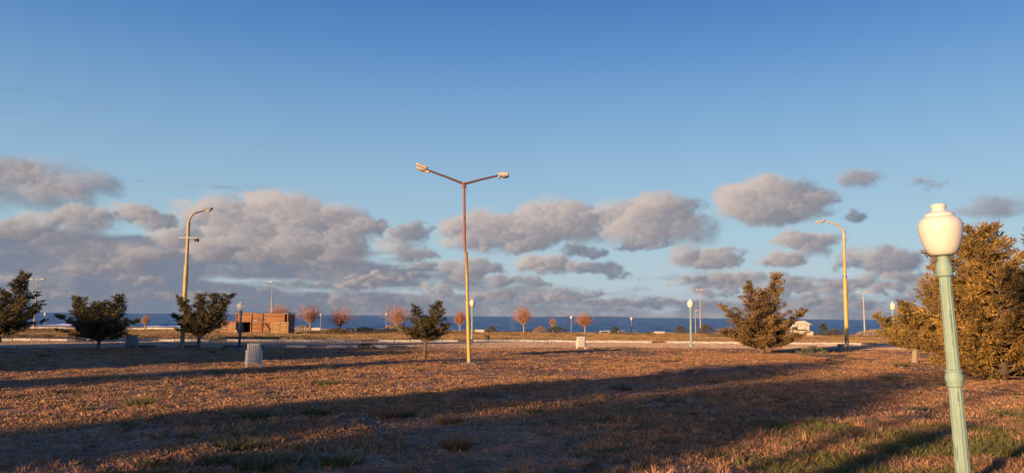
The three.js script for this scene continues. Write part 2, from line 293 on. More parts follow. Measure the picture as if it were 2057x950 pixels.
{ // surf breaking along the beach and a few whitecaps: foam that nobody could count
  const R = rng(31), pos = [], idx = [];
  const strip = (x0, x1, d, w) => { const n = Math.max(3, Math.round((x1 - x0) / 2.2)), b = pos.length / 3; for (let i = 0; i <= n; i++) { const x = lerp(x0, x1, i / n), e = Math.max(0, Math.sin(Math.PI * i / n)) ** 0.5, dd = d + (fbm(x * 0.06, d, 3) - 0.5) * 5, ww = w * e * (0.35 + noise(x * 0.22, d * 3)); pos.push(x, -2.75, -(dd - ww * 0.6), x, -2.8 + Math.min(1.5, w * 0.3) * (0.45 + 0.55 * noise(x * 0.3, d)) * e, -dd, x, -2.8, -(dd + ww)); if (i) { const o = b + i * 3; idx.push(o - 3, o, o + 1, o - 3, o + 1, o - 2, o - 2, o + 1, o + 2, o - 2, o + 2, o - 1); } } };
  for (const [d, w] of [[208, 5], [219, 5], [233, 3]]) for (let x = -240; x < -58; x += 24 + R() * 14) strip(x, x + 20 + R() * 16, d + R() * 4, w);
  for (let i = 0; i < 170; i++) { const d = 215 + R() * R() * 300, x = (R() * 2 - 1) * d * 0.75; strip(x, x + 1 + R() * 3, d, 0.25 + R() * 0.3); }
  const g = new THREE.BufferGeometry(); g.setAttribute('position', new THREE.Float32BufferAttribute(pos, 3)); g.setIndex(idx); g.computeVertexNormals();
  const m = structure('surf', g, M.foam); m.userData = { kind: 'stuff', label: 'white surf and whitecaps breaking on the blue sea', category: 'surf' };
}

// ------------------------------------------------------------------ trees
class Soup {
  constructor() { this.p = []; this.c = []; }
  tri(a, b, c, col) { this.p.push(...a, ...b, ...c); for (let i = 0; i < 3; i++) this.c.push(...col); }
  geo() { const g = new THREE.BufferGeometry(); g.setAttribute('position', new THREE.Float32BufferAttribute(this.p, 3)); g.setAttribute('color', new THREE.Float32BufferAttribute(this.c, 3)); return g; }
}
const V = (x, y, z) => new THREE.Vector3(x, y, z);
function spray(soup, R, p, dir, size, n, tone) {
  for (let i = 0; i < n; i++) {
    const b = p.clone().add(V(R() - 0.5, (R() - 0.5) * 0.62, R() - 0.5).multiplyScalar(size * 1.15));
    const v = dir.clone().multiplyScalar(0.75).add(V(R() - 0.5, R() - 0.35, R() - 0.5).multiplyScalar(1.5)).normalize();
    const L = size * (0.34 + R() * 0.62), w = size * (0.055 + R() * 0.085), s = V(R() - 0.5, R() - 0.5, R() - 0.5).cross(v).normalize().multiplyScalar(w);
    const t = b.clone().addScaledVector(v, L), k = tone[3] * (0.66 + R() * 0.68), h = R() * 0.3;
    soup.tri([b.x - s.x, b.y - s.y, b.z - s.z], [b.x + s.x, b.y + s.y, b.z + s.z], [t.x, t.y, t.z], [tone[0] * k * (1 - h * 0.5), tone[1] * k * (1 + h * 0.1), tone[2] * k]);
  }
}
// leaders: base, top, branch reach at the base and at the top, number of branches
function cypress(name, label, x, d, seed, { leaders, trunk, fork = 0.5, tone = [0.17, 0.125, 0.038], size = 0.2, dense = 16, lift = 0.22, group = 'cypress trees on the dry field', bark = M.bark }) {
  const R = rng(seed), t = thing(name, label, 'tree', x, d, group), soup = new Soup(), woods = [];
  const forkPt = [0.02, fork, 0];
  woods.push(tube([[0, -0.15, 0], [0.01, fork * 0.5, 0.01], forkPt], [trunk * 1.25, trunk, trunk * 0.85], 9));
  for (const { b, t: top, r, n, lean = 0 } of leaders) {
    woods.push(tube([forkPt, b, [lerp(b[0], top[0], 0.5), lerp(b[1], top[1], 0.5), lerp(b[2], top[2], 0.5)], top], [trunk * 0.7, trunk * 0.5, trunk * 0.28, 0.008], 6));
    const B = V(...b), T = V(...top), axis = T.clone().sub(B).normalize();
    for (let i = 0; i < n; i++) {
      const q = ((i + R()) / n) ** 1.15, P = B.clone().lerp(T, q), az = i * 2.4 + R() * 1.1;
      const len = lerp(r[0], r[1], q ** 0.85) * (0.5 + R() * 0.8), e = lift * (0.3 + R() * 1.2) + q * 0.45;
      const dir = V(Math.cos(az) + lean * 0.5, e, Math.sin(az)).normalize();
      const tipUp = 0.05 + R() * 0.22, sag = R() * 0.1;
      const at = (s) => P.clone().addScaledVector(dir, len * s).add(V(0, (tipUp * s * s - sag * s) * len, 0));
      if (len > 0.35) { const m = at(0.5), z = at(0.9); woods.push(tube([P.toArray(), m.toArray(), z.toArray()], [0.018 + trunk * 0.06, 0.012, 0.004], 4, null, false)); }
      const m = Math.max(2, Math.ceil(len / (size * 0.62))), bt = 0.62 + R() * 0.72;
      for (let k = 0; k < m; k++) {
        const s = lerp(0.26, 1, (k + R() * 0.6) / m), wide = len * 0.13 * (1.15 - s * 0.75);
        const p = at(s).add(V((R() - 0.5) * 2 * wide, (R() - 0.5) * wide * 0.8, (R() - 0.5) * 2 * wide));
        spray(soup, R, p, dir, size * (1.1 - 0.45 * s * R()), dense, [tone[0], tone[1], tone[2], bt * (0.85 + R() * 0.3)]);
      }
    }
    for (let k = 0; k < 4; k++) spray(soup, R, T.clone().addScaledVector(axis, -k * size * 0.5), axis, size * (0.5 + k * 0.14), dense, [...tone, 1]);
  }
  part('trunk', mergeGeometries(woods), bark, t);
  part('crown', soup.geo(), M.leaf, t);
  return t;
}
const treeLeft = cypress('cypress_tree', 'dark layered cypress cut by the left edge of the view', -27.9, 42.4, 3, {
  trunk: 0.14, fork: 0.5, size: 0.24, dense: 25, tone: [0.10, 0.072, 0.026],
  leaders: [{ b: [0, 0.6, 0], t: [1.15, 3.75, 0], r: [1.9, 0.35], n: 60 }, { b: [0.3, 0.5, 0.1], t: [2.25, 1.95, 0.2], r: [0.9, 0.14], n: 28 }, { b: [-0.3, 0.6, 0], t: [-1.2, 3.2, 0], r: [1.6, 0.4], n: 36 }] });
const treeWide = cypress('cypress_tree', 'dark flat spreading cypress with two peaks, grey bin behind it', -18.58, 35.1, 8, {
  trunk: 0.085, fork: 0.42, size: 0.19, dense: 23, tone: [0.092, 0.068, 0.025], lift: 0.16,
  leaders: [{ b: [-0.2, 0.5, 0], t: [-1.15, 2.3, 0], r: [1.25, 0.28], n: 44 }, { b: [0.25, 0.5, 0], t: [0.92, 2.42, 0.1], r: [1.15, 0.22], n: 44 }, { b: [0, 0.6, 0], t: [-0.05, 2.0, 0.1], r: [1.1, 0.4], n: 40 }, { b: [-0.2, 0.7, 0], t: [-1.95, 1.55, 0.1], r: [0.5, 0.1], n: 18 }, { b: [0.3, 0.7, 0], t: [1.75, 1.35, 0], r: [0.5, 0.12], n: 18 }] });
const treeOval = cypress('cypress_tree', 'rounded dark cypress standing against the yellow pole with floodlight', -14.8, 36.9, 14, {
  trunk: 0.085, fork: 0.62, size: 0.17, dense: 23, tone: [0.098, 0.069, 0.025], lift: 0.3,
  leaders: [{ b: [-0.2, 0.75, 0], t: [-0.9, 2.3, 0.1], r: [0.75, 0.3], n: 34 }, { b: [0, 0.7, 0], t: [0.0, 2.55, 0], r: [0.8, 0.25], n: 40 }, { b: [0.2, 0.75, 0], t: [0.72, 2.55, 0], r: [0.85, 0.25], n: 40 }, { b: [0.3, 0.75, 0], t: [1.35, 2.5, 0], r: [0.85, 0.28], n: 40 }, { b: [-0.3, 0.75, 0], t: [-1.25, 1.6, 0], r: [0.45, 0.2], n: 20 }] });
const treeSmall = cypress('cypress_tree', 'small dark cypress with bare slim trunk beside the tall twin light', -3.4, 30.7, 21, {
  trunk: 0.06, fork: 0.62, size: 0.15, dense: 21, tone: [0.10, 0.072, 0.027], lift: 0.2,
  leaders: [{ b: [-0.1, 0.75, 0], t: [-0.42, 2.0, 0], r: [0.6, 0.14], n: 28 }, { b: [0.15, 0.72, 0], t: [0.55, 2.18, 0], r: [0.75, 0.16], n: 42 }, { b: [0, 0.75, 0], t: [0.2, 1.55, 0], r: [0.7, 0.2], n: 30 }, { b: [-0.2, 0.75, 0], t: [-0.95, 1.2, 0], r: [0.35, 0.12], n: 16 }, { b: [0.3, 0.75, 0], t: [0.95, 1.35, 0], r: [0.4, 0.12], n: 18 }] });
const treeMid = cypress('cypress_tree', 'sunlit golden brown cypress with ragged tips, red ground cover at its foot', 12.25, 38.0, 27, {
  trunk: 0.12, fork: 0.4, size: 0.2, dense: 22, tone: [0.21, 0.12, 0.045], lift: 0.28,
  leaders: [{ b: [0, 0.3, 0], t: [0.82, 3.8, 0], r: [1.7, 0.2], n: 66 }, { b: [-0.1, 0.3, 0.1], t: [-0.62, 3.35, 0], r: [1.5, 0.24], n: 54 }, { b: [0, 0.5, 0.1], t: [0.15, 2.9, 0.1], r: [1.3, 0.3], n: 34 }, { b: [-0.3, 0.6, 0.2], t: [-2.0, 2.3, 0.1], r: [0.75, 0.12], n: 26 }, { b: [0.4, 0.6, 0], t: [2.15, 2.1, 0], r: [0.75, 0.16], n: 28 }, { b: [-0.4, 0.3, 0.3], t: [-2.1, 1.0, 0.4], r: [0.8, 0.3], n: 34 }, { b: [0.4, 0.3, 0.4], t: [1.7, 0.85, 0.6], r: [0.8, 0.35], n: 28 }] });
cypress('cypress_tree', 'low golden cypress with pale trunk beside the huge one on the right', 16.4, 31.7, 33, {
  trunk: 0.12, fork: 0.55, size: 0.19, dense: 22, tone: [0.265, 0.155, 0.035], lift: 0.24, bark: M.barkPale,
  leaders: [{ b: [-0.1, 0.6, 0], t: [-0.3, 2.3, 0], r: [1.3, 0.3], n: 50 }, { b: [0.3, 0.6, 0], t: [1.0, 3.2, 0], r: [1.5, 0.4], n: 64 }, { b: [-0.3, 0.6, 0.1], t: [-1.5, 1.9, 0], r: [0.6, 0.2], n: 30 }, { b: [0.5, 0.5, 0], t: [2.2, 3.3, 0], r: [1.3, 0.5], n: 50 }] });
cypress('cypress_tree', 'huge golden brown cypress filling the right edge behind the near lamp post', 14.75, 23.4, 41, {
  trunk: 0.26, fork: 0.3, size: 0.2, dense: 19, tone: [0.265, 0.147, 0.036], lift: 0.16,
  leaders: [{ b: [-0.4, 0.2, 0.3], t: [-0.6, 4.35, 0.2], r: [2.6, 0.6], n: 130 }, { b: [0.9, 0.25, 0], t: [1.9, 5.0, 0], r: [2.7, 0.6], n: 105 }, { b: [-1.2, 0.2, 0.3], t: [-1.9, 3.8, 0.2], r: [1.4, 0.4], n: 56 }, { b: [-0.6, 0.1, 1.0], t: [-1.0, 3.0, 1.6], r: [1.8, 0.8], n: 60 }, { b: [1.2, 0.1, 0.8], t: [1.6, 3.6, 1.4], r: [1.6, 0.8], n: 70 }, { b: [2.0, 0.3, 0], t: [3.0, 4.6, 0], r: [1.9, 0.5], n: 60 }] });

// leafless red-brown shrubby trees along the promenade
function bareTree(label, bearing, d, w, h, seed, fork = 0.32, thin = 1) {
  h *= 0.9; const R = rng(seed), t = thing('tamarisk_tree', label, 'tree', bearing * d, d, 'bare reddish trees along the promenade'), soup = new Soup(), woods = [];
  const f = h * fork;
  woods.push(tube([[0, -0.2, 0], [0.03, f * 0.5, 0], [0, f, 0]], [0.13, 0.1, 0.09], 6));
  for (let i = 0; i < 60; i++) {
    const a = i * 2.4, out = Math.sqrt((i + 0.5) / 60), up = Math.sqrt(Math.max(0.02, 1 - out * out * 0.92));
    const lob = 0.7 + 0.6 * noise(Math.cos(a) * 1.6 + seed * 3.7, Math.sin(a) * 1.6 + 9), end = V(Math.cos(a) * out * w * 0.55 * lob, f + (h - f) * up * (0.62 + R() * 0.2 + 0.3 * lob * lob), Math.sin(a) * out * w * 0.55 * lob), mid = V(end.x * 0.42, lerp(f, end.y, 0.5), end.z * 0.42);
    if (i % 3 === 0) woods.push(tube([[0, f * 0.92, 0], mid.toArray(), end.toArray()], [0.045, 0.022, 0.008], 4, null, false));
    for (let k = 0; k < 34 * thin; k++) {
      const s = 0.25 + R() * 0.78, p = s < 0.5 ? V(0, f, 0).lerp(mid, s * 2) : mid.clone().lerp(end, s * 2 - 1);
      p.add(V(R() - 0.5, R() - 0.5, R() - 0.5).multiplyScalar(w * 0.15));
      const v = V(end.x * 0.5, (h - f) * 0.8, end.z * 0.5).normalize().add(V(R() - 0.5, R() * 0.5, R() - 0.5).multiplyScalar(0.8)).multiplyScalar(0.32 + R() * 0.3), sd = V(R() - 0.5, R() - 0.5, R() - 0.5).cross(v).normalize().multiplyScalar(0.012), e = p.clone().add(v), k2 = 0.7 + R() * 0.6;
      soup.tri([p.x - sd.x, p.y - sd.y, p.z - sd.z], [p.x + sd.x, p.y + sd.y, p.z + sd.z], [e.x, e.y, e.z], [0.40 * k2, 0.185 * k2, 0.09 * k2]);
    }
  }
  part('trunk', mergeGeometries(woods), M.barkPale, t); part('crown', soup.geo(), M.leaf, t);
}
bareTree('bare reddish tree rising just behind the roof of the plank shack', -0.2984, 112, 3.6, 4.0, 51);
bareTree('bare reddish tree nearest the shack on its sea side, beside a small lamp', -0.2588, 118, 3.6, 4.0, 52);
bareTree('widest bare reddish tree, red and white board under it', -0.2198, 120, 4.2, 3.6, 53, 0.22);
bareTree('bare reddish tree half behind the small dark cypress', -0.146, 116, 3.6, 4.0, 54, 0.28);
bareTree('small bare reddish tree peeking out left of the tall twin light', -0.066, 122, 1.9, 3.4, 55, 0.4);
bareTree('tallest bare upright tree with pale forked trunk in the middle of the shore', 0.0161, 120, 3.3, 4.2, 56, 0.34);
bareTree('tiny faint bare tree low before the sea, beside the tallest one', 0.0531, 134, 1.2, 2.4, 57, 0.5, 0.22);
bareTree('compact round bare reddish tree between two small white lamps', 0.0947, 121, 2.9, 3.2, 58, 0.4);
bareTree('tiny bare reddish tree between the two dark cypresses at left', -0.4708, 126, 1.5, 2.4, 59, 0.4, 0.3);

// low bushes
function bush(label, bearing, d, w, h, seed, tone, group = 'low bushes along the dunes', size = 0.22) {
  const R = rng(seed), t = thing('bush', label, 'bush', bearing * d, d, group), soup = new Soup();
  const n = Math.round(70 * w * Math.max(1, h));
  for (let i = 0; i < n; i++) { const a = R() * 6.283, q = Math.sqrt(R()), y = R() ** 0.8, o = Math.sqrt(Math.max(0, 1 - y * y)); spray(soup, R, V(Math.cos(a) * q * o * w / 2, y * h * 0.88, Math.sin(a) * q * o * w / 2), V(Math.cos(a) * o, 0.6 + y, Math.sin(a) * o).normalize(), size, 9, [...tone, 0.8 + R() * 0.5]); }
  part('foliage', soup.geo(), M.leaf, t); return t;
}
const OLIVE = [0.10, 0.085, 0.035], RUST = [0.34, 0.19, 0.09], STRAW = [0.42, 0.28, 0.11];
bush('round olive bush beside a white bench and the tall twin light', -0.0255, 118, 1.9, 1.1, 61, OLIVE);
bush('rust coloured low bush near the tallest bare tree', 0.038, 117, 2.6, 1.0, 62, RUST);
bush('long olive brown bush joining the rust one', 0.0585, 118, 3.6, 1.1, 63, OLIVE);
bush('dark bush directly behind the white slatted bin', 0.1335, 121, 1.9, 1.15, 64, [0.075, 0.06, 0.03]);
bush('rounded dark bush left of the globe lamp by the road', 0.2175, 118, 2.4, 1.3, 65, [0.11, 0.085, 0.035]);
bush('dark bush behind the lit globe lamp and thin pole', 0.2505, 116, 2.6, 1.5, 66, [0.10, 0.075, 0.03]);
bush('dark shrub top right of the white hut', 0.402, 116, 1.6, 2.1, 67, [0.06, 0.055, 0.03]);
bush('low dark brushwood between the white hut and the yellow pole', 0.416, 114, 3.0, 1.1, 68, [0.09, 0.07, 0.03]);
bush('straw coloured hummock right of the small dark cypress', -0.152, 98, 4.0, 1.3, 69, STRAW);
bush('straw coloured hummock beside the shack wall facing the sea', -0.268, 104, 2.6, 1.0, 70, STRAW);
bush('dry straw hummock in the dunes before the white bench', -0.19, 96, 5.0, 0.8, 71, STRAW);
bush('dark low bush in the verge under the red and white board', -0.2265, 84, 3.2, 0.7, 72, [0.13, 0.085, 0.05]);
bush('dry hummock on the dune by the right yellow pole', 0.47, 112, 6, 0.9, 73, STRAW);
bush('dark scrub at the road edge left of the small dark cypress', -0.186, 39.0, 1.1, 0.3, 74, [0.07, 0.06, 0.03], 'low plants on the field', 0.12);
bush('grey green bush at the foot of the golden ragged cypress', 13.4 / 34.6, 34.6, 1.5, 0.55, 75, [0.13, 0.13, 0.07], 'low plants on the field', 0.14);

// ------------------------------------------------------------------ globe lamps
function globeLamp(label, x, d, { post = M.green, globe = M.opal, lean = 0, slab = false } = {}) {
  const t = thing('globe_lamp', label, 'lamp post', x, d, 'globe lamps of the park');
  part('base', lathe([[0, -0.1], [0.17, -0.1], [0.17, 0.05], [0.15, 0.09], [0.12, 0.12], [0.105, 0.2], [0.088, 0.23], [0, 0.23]], 24), post, t);
  const flute = (r) => (a) => r * (1 - 0.075 * (0.5 + 0.5 * Math.cos(a * 12)) ** 2);
  const pts = [], rad = []; for (let i = 0; i <= 10; i++) { const q = i / 10; pts.push([0, lerp(0.22, 2.24, q), 0]); rad.push(flute(lerp(0.068, 0.055, q))); }
  const shaft = part('post', tube(pts, rad, 96), post, t);
  part('ring', lathe([[0.06, 1.10], [0.074, 1.11], [0.078, 1.125], [0.071, 1.135], [0.08, 1.15], [0.087, 1.19], [0.08, 1.225], [0.069, 1.24], [0.079, 1.25], [0.079, 1.262], [0.06, 1.275]], 32), post, shaft);
  part('collar', lathe([[0.055, 2.18], [0.076, 2.19], [0.08, 2.205], [0.071, 2.215], [0.077, 2.24], [0.079, 2.28], [0.067, 2.30], [0.071, 2.312], [0.061, 2.325], [0.052, 2.36], [0.05, 2.40], [0, 2.40]], 32), post, shaft);
  const g = part('globe', lathe([[0, 2.392], [0.088, 2.394], [0.112, 2.404], [0.134, 2.428], [0.155, 2.47], [0.173, 2.52], [0.188, 2.575], [0.198, 2.63], [0.201, 2.675], [0.197, 2.712], [0.185, 2.742], [0.168, 2.764], [0.147, 2.778], [0.135, 2.784], [0.133, 2.792], [0.133, 2.804], [0.126, 2.815], [0.105, 2.825], [0.084, 2.831], [0.072, 2.838], [0.067, 2.848]], 48), globe, t);
  part('finial', lathe([[0.064, 2.836], [0.061, 2.862], [0.066, 2.872], [0.072, 2.885], [0.071, 2.90], [0.056, 2.913], [0.028, 2.92], [0, 2.922]], 32), globe, g);
  if (slab) part('slab', box(0.8, 0.22, 0.8, 0, 0.08, 0, 0.01), M.concrete, t);
  t.rotation.z = lean; return t;
}
globeLamp('nearest globe lamp, leaning pale green fluted post with big white globe', 4.41, 7.68, { lean: 0.045 }).position.y -= 0.045;
const farLamp = globeLamp('globe lamp by the road left of the golden ragged cypress', 10.73, 46.4);
globeLamp('globe lamp just behind the tall twin light pole', -2.76, 55, { lean: 0.004 });
globeLamp('globe lamp whose head peeks over the low golden cypress', 24.1, 49.0);
globeLamp('dark blue lamp with dull cloudy globe on a concrete slab', -12.48, 35.8, { post: M.blue, globe: M.dirtyGlass, slab: true }).scale.set(0.95, 0.78, 0.95);
for (const [b, d, l] of [[-0.6005, 133, 'tiny white globe lamp by the surf between the two leftmost cypresses'], [-0.2453, 128, 'tiny white globe lamp right of the bare tree beside the shack'], [-0.161, 124, 'tiny white globe lamp left of the bare tree behind the small cypress'], [0.0774, 126, 'tiny white globe lamp before the sea, left of the round bare tree'], [0.1548, 130, 'tiny white globe lamp before the sea, right of the dark bush']]) {
  const c = copyOf(farLamp, l, b * d, d); c.traverse((m) => { if (m.isMesh && m.material === M.green) m.material = M.greyPaint; });
}

// ------------------------------------------------------------------ street lights
const YELLOW = [0.52, 0.38, 0.095], RUSTY = [0.29, 0.095, 0.05], CREAM = [0.50, 0.43, 0.30];
// paint flaking to rust: from, to are heights between which the second coat takes over, in patches
const coat = (a, b, from, to, sd) => (y, ang) => { const n = fbm(y * 1.6 + sd, Math.cos(ang) * 1.3 + Math.sin(ang) * 0.7 + sd * 3, 4), q = smooth(from, to, y + (n - 0.5) * (to - from) * 1.6), k = 0.82 + n * 0.36, chip = fbm(y * 6 + sd, ang * 2, 3) > 0.68 ? 0.72 : 1; return [0, 1, 2].map((i) => lerp(a[i], b[i], q) * k * chip); };
const poleRun = (x0, y0, x1, y1, n = 24) => Array.from({ length: n + 1 }, (_, i) => [lerp(x0, x1, i / n), lerp(y0, y1, i / n), 0]);
function head(parent, x, y, dirX, tilt, mats, len = 0.55) {
  const h = new THREE.Group(); h.name = 'lamp_head'; h.position.set(x, y, 0); h.rotation.z = tilt; if (dirX < 0) h.rotation.y = Math.PI; parent.add(h);
  const prof = [[0, 0.05, 0.045], [0.08, 0.07, 0.06], [0.22, 0.11, 0.085], [0.42, 0.12, 0.085], [len, 0.07, 0.05]];
  const shell = new THREE.CapsuleGeometry(0.105, len - 0.18, 6, 14).rotateZ(Math.PI / 2).scale(1, 0.62, 1.05).translate(len / 2 + 0.02, 0.02, 0);
  part('housing', shell, mats[0], h);
  part('lens', new THREE.SphereGeometry(0.1, 16, 10, 0, Math.PI * 2, Math.PI / 2, Math.PI / 2).scale(1.5, 0.72, 0.95).translate(len * 0.56, -0.03, 0), mats[1], h);
  part('neck', new THREE.CylinderGeometry(0.034, 0.034, 0.16, 10).rotateZ(Math.PI / 2).translate(0.0, 0.01, 0), M.steel, h);
  return h;
}
{ // the tall twin light in the middle, bent half way
  const t = thing('street_light', 'tall bent twin-armed light, yellow below and rusty above, in the middle', 'street light', -1.47, 27.5, 'street lights over the field');
  part('base', box(0.5, 0.1, 0.45, -0.02, 0.0, 0, 0.02), M.concrete, t);
  part('lower_pole', tube(poleRun(0, 0, -0.085, 2.2), Array(25).fill(0.066), 20, coat(YELLOW, YELLOW, 0, 1, 3)), M.pole, t);
  part('upper_pole', tube([...poleRun(-0.085, 2.19, -0.155, 3.9, 20), ...poleRun(-0.215, 4.0, -0.275, 6.42, 24)], [...Array(21).fill(0.052), ...Array(25).fill(0.046)], 20, coat(YELLOW, RUSTY, 0.5, 2.1, 5)), M.pole, t);
  part('joint', new THREE.CylinderGeometry(0.07, 0.07, 0.2, 16).translate(-0.276, 6.36, 0), std(RUSTY, 0.9), t);
  for (const s of [-1, 1]) {
    const ex = s < 0 ? -1.66 : 0.98, ey = s < 0 ? 6.92 : 6.73, arm = part('arm', tube([[-0.276, 6.4, 0], [lerp(-0.276, ex, 0.5), lerp(6.4, ey, 0.5) + 0.01, 0], [ex, ey, 0]], [0.045, 0.041, 0.036], 12, coat([0.14, 0.06, 0.045], [0.1, 0.06, 0.05], 0, 1, 9 + s)), M.pole, t);
    if (s < 0) { // broken head hanging open
      const h = new THREE.Group(); h.name = 'lamp_head'; h.position.set(ex + 0.1, ey - 0.03, 0); h.rotation.z = -0.36; t.add(h);
      part('housing', new THREE.CapsuleGeometry(0.085, 0.3, 6, 12).rotateZ(Math.PI / 2).scale(1, 0.6, 1.1).translate(-0.28, 0.06, 0), std([0.62, 0.42, 0.26], 0.7), h);
      part('open_cover', new THREE.SphereGeometry(0.17, 16, 8, 0, Math.PI * 2, Math.PI / 2, Math.PI / 2).scale(1.25, 0.55, 0.9).translate(-0.26, -0.04, 0), std([0.55, 0.36, 0.18], 0.5), h);
      part('gear_box', box(0.2, 0.09, 0.12, -0.05, -0.07, 0, 0.015), std([0.58, 0.42, 0.28], 0.7), h);
    } else {
      const h = new THREE.Group(); h.name = 'lamp_head'; h.position.set(ex, ey, 0); h.rotation.z = 0.06; t.add(h);
      part('housing', box(0.36, 0.15, 0.24, 0.17, 0.02, 0, 0.045), M.whitePaint, h);
      part('back_plate', box(0.05, 0.2, 0.26, 0.0, -0.02, 0, 0.015), M.whitePaint, h);
      part('lens', new THREE.SphereGeometry(0.11, 16, 10, 0, Math.PI * 2, Math.PI / 2, Math.PI / 2).scale(1.35, 0.7, 1).translate(0.22, -0.045, 0), std([0.2, 0.18, 0.14], 0.3), h);
    }
  }
  part('hanging_wire', tube([[-0.19, 6.36, 0.02], [-0.15, 6.2, 0.02], [-0.16, 6.1, 0.02], [-0.21, 6.07, 0.02]], [0.006, 0.006, 0.006, 0.006], 5), M.dark, t);
}
{ // left yellow light with a cross bar and floodlight
  const t = thing('street_light', 'yellow light whose arm reaches right, floodlight on a cross bar', 'street light', -16.16, 38.3, 'street lights over the field');
  part('lower_pole', tube(poleRun(0, -0.1, 0, 4.1), Array(25).fill(0.105), 20, coat([0.4, 0.3, 0.13], [0.47, 0.36, 0.14], 0.3, 1.4, 2)), M.pole, t);
  part('upper_pole', tube(poleRun(0, 4.08, 0, 6.25), Array(25).fill(0.078), 20, coat([0.47, 0.36, 0.14], [0.44, 0.34, 0.18], 0.5, 2, 6)), M.pole, t);
  const c = []; for (let i = 0; i <= 14; i++) { const a = i / 14 * 1.25; c.push([0.55 * (1 - Math.cos(a)), 6.2 + 0.55 * Math.sin(a), 0]); } const e = c[c.length - 1]; for (let i = 1; i <= 8; i++) c.push([e[0] + i * 0.045, e[1] + i * 0.013, 0]);
  part('arm', tube(c, c.map((_, i) => lerp(0.055, 0.036, i / c.length)), 14, coat([0.5, 0.38, 0.2], [0.12, 0.1, 0.09], 0.25, 0.6, 8)), M.pole, t);
  const z = c[c.length - 1]; head(t, z[0], z[1], 1, 0.2, [M.steel, M.lens], 0.42);
  const bar = part('cross_bar', box(0.95, 0.05, 0.05, 0.06, 5.45, 0.09, 0.008), M.whitePaint, t);
  part('floodlight', box(0.2, 0.16, 0.14, 0.5, 5.33, 0.12, 0.02), M.dark, bar);
}
{ // right yellow light
  const t = thing('street_light', 'yellow light whose arm reaches left, beside the huge golden cypress', 'street light', 18.68, 43.3, 'street lights over the field');
  part('footing', box(0.42, 0.5, 0.35, -0.28, 0.1, 0.05, 0.03), M.concrete, t);
  part('lower_pole', tube(poleRun(0, -0.1, 0.02, 4.1), Array(25).fill(0.108), 20, coat([0.2, 0.16, 0.12], [0.55, 0.41, 0.11], 0.6, 1.0, 4)), M.pole, t);
  part('upper_pole', tube(poleRun(0.02, 4.08, 0.05, 6.5), Array(25).fill(0.08), 20, coat([0.54, 0.41, 0.12], CREAM, 0.4, 2.2, 7)), M.pole, t);
  part('band', new THREE.CylinderGeometry(0.112, 0.112, 0.14, 16).translate(0.02, 4.08, 0), M.steel, t);
  const c = []; for (let i = 0; i <= 14; i++) { const a = i / 14 * 1.3; c.push([0.05 - 0.62 * (1 - Math.cos(a)), 6.45 + 0.62 * Math.sin(a), 0]); } const e = c[c.length - 1]; for (let i = 1; i <= 8; i++) c.push([e[0] - i * 0.075, e[1] + i * 0.02, 0]);
  part('arm', tube(c, c.map((_, i) => lerp(0.062, 0.04, i / c.length)), 14, coat(CREAM, CREAM, 0, 1, 8)), M.pole, t);
  const z = c[c.length - 1]; head(t, z[0], z[1], -1, -0.16, [M.whitePaint, M.lens], 0.5);
}
function promenadeLight(label, b, d, h, arms, colour, sd) {
  const t = thing('promenade_light', label, 'street light', b * d, d, 'tall thin lights along the promenade');
  part('pole', tube(poleRun(0, -0.2, 0, h, 16), Array.from({ length: 17 }, (_, i) => lerp(0.11, 0.06, i / 16)), 10, coat(colour[0], colour[1], h * 0.3, h * 0.7, sd)), M.pole, t);
  for (const s of arms) {
    const a = part('arm', tube([[0, h - 0.05, 0], [s * 0.3, h + 0.04, 0], [s * 0.55, h + 0.07, 0]], [0.045, 0.04, 0.035], 8), M.whitePaint, t);
    const hd = part('lamp_head', new THREE.CapsuleGeometry(0.13, 0.4, 5, 12).rotateZ(Math.PI / 2 + s * 0.2).scale(1, 0.75, 1).translate(s * 0.8, h + 0.1, 0), M.whitePaint, t);
    part('lens', new THREE.SphereGeometry(0.12, 12, 8, 0, Math.PI * 2, Math.PI / 2, Math.PI / 2).scale(1.3, 0.7, 1).translate(s * 0.82, h + 0.04, 0), M.lens, hd);
  }
}
promenadeLight('distant twin-headed light above the leftmost cypress', -0.6139, 112, 7.2, [-1, 1], [[0.55, 0.5, 0.45], [0.3, 0.27, 0.26]], 1);
promenadeLight('distant pale light standing behind the plank shack', -0.3092, 112, 7.1, [-0.25], [[0.8, 0.78, 0.74], [0.3, 0.28, 0.28]], 2);
promenadeLight('distant rusty light between the road globe lamp and the ragged cypress', 0.2437, 122, 6.9, [-0.45, 0.35], [[0.5, 0.32, 0.18], [0.42, 0.3, 0.24]], 3);
promenadeLight('distant twin-headed light between the right yellow pole and big cypress', 0.4548, 118, 6.5, [-0.75, 0.75], [[0.62, 0.48, 0.34], [0.5, 0.42, 0.36]], 4);
promenadeLight('short thin grey light just right of the road globe lamp', 0.2373, 138, 4.0, [0.35], [[0.3, 0.3, 0.3], [0.36, 0.35, 0.34]], 5);

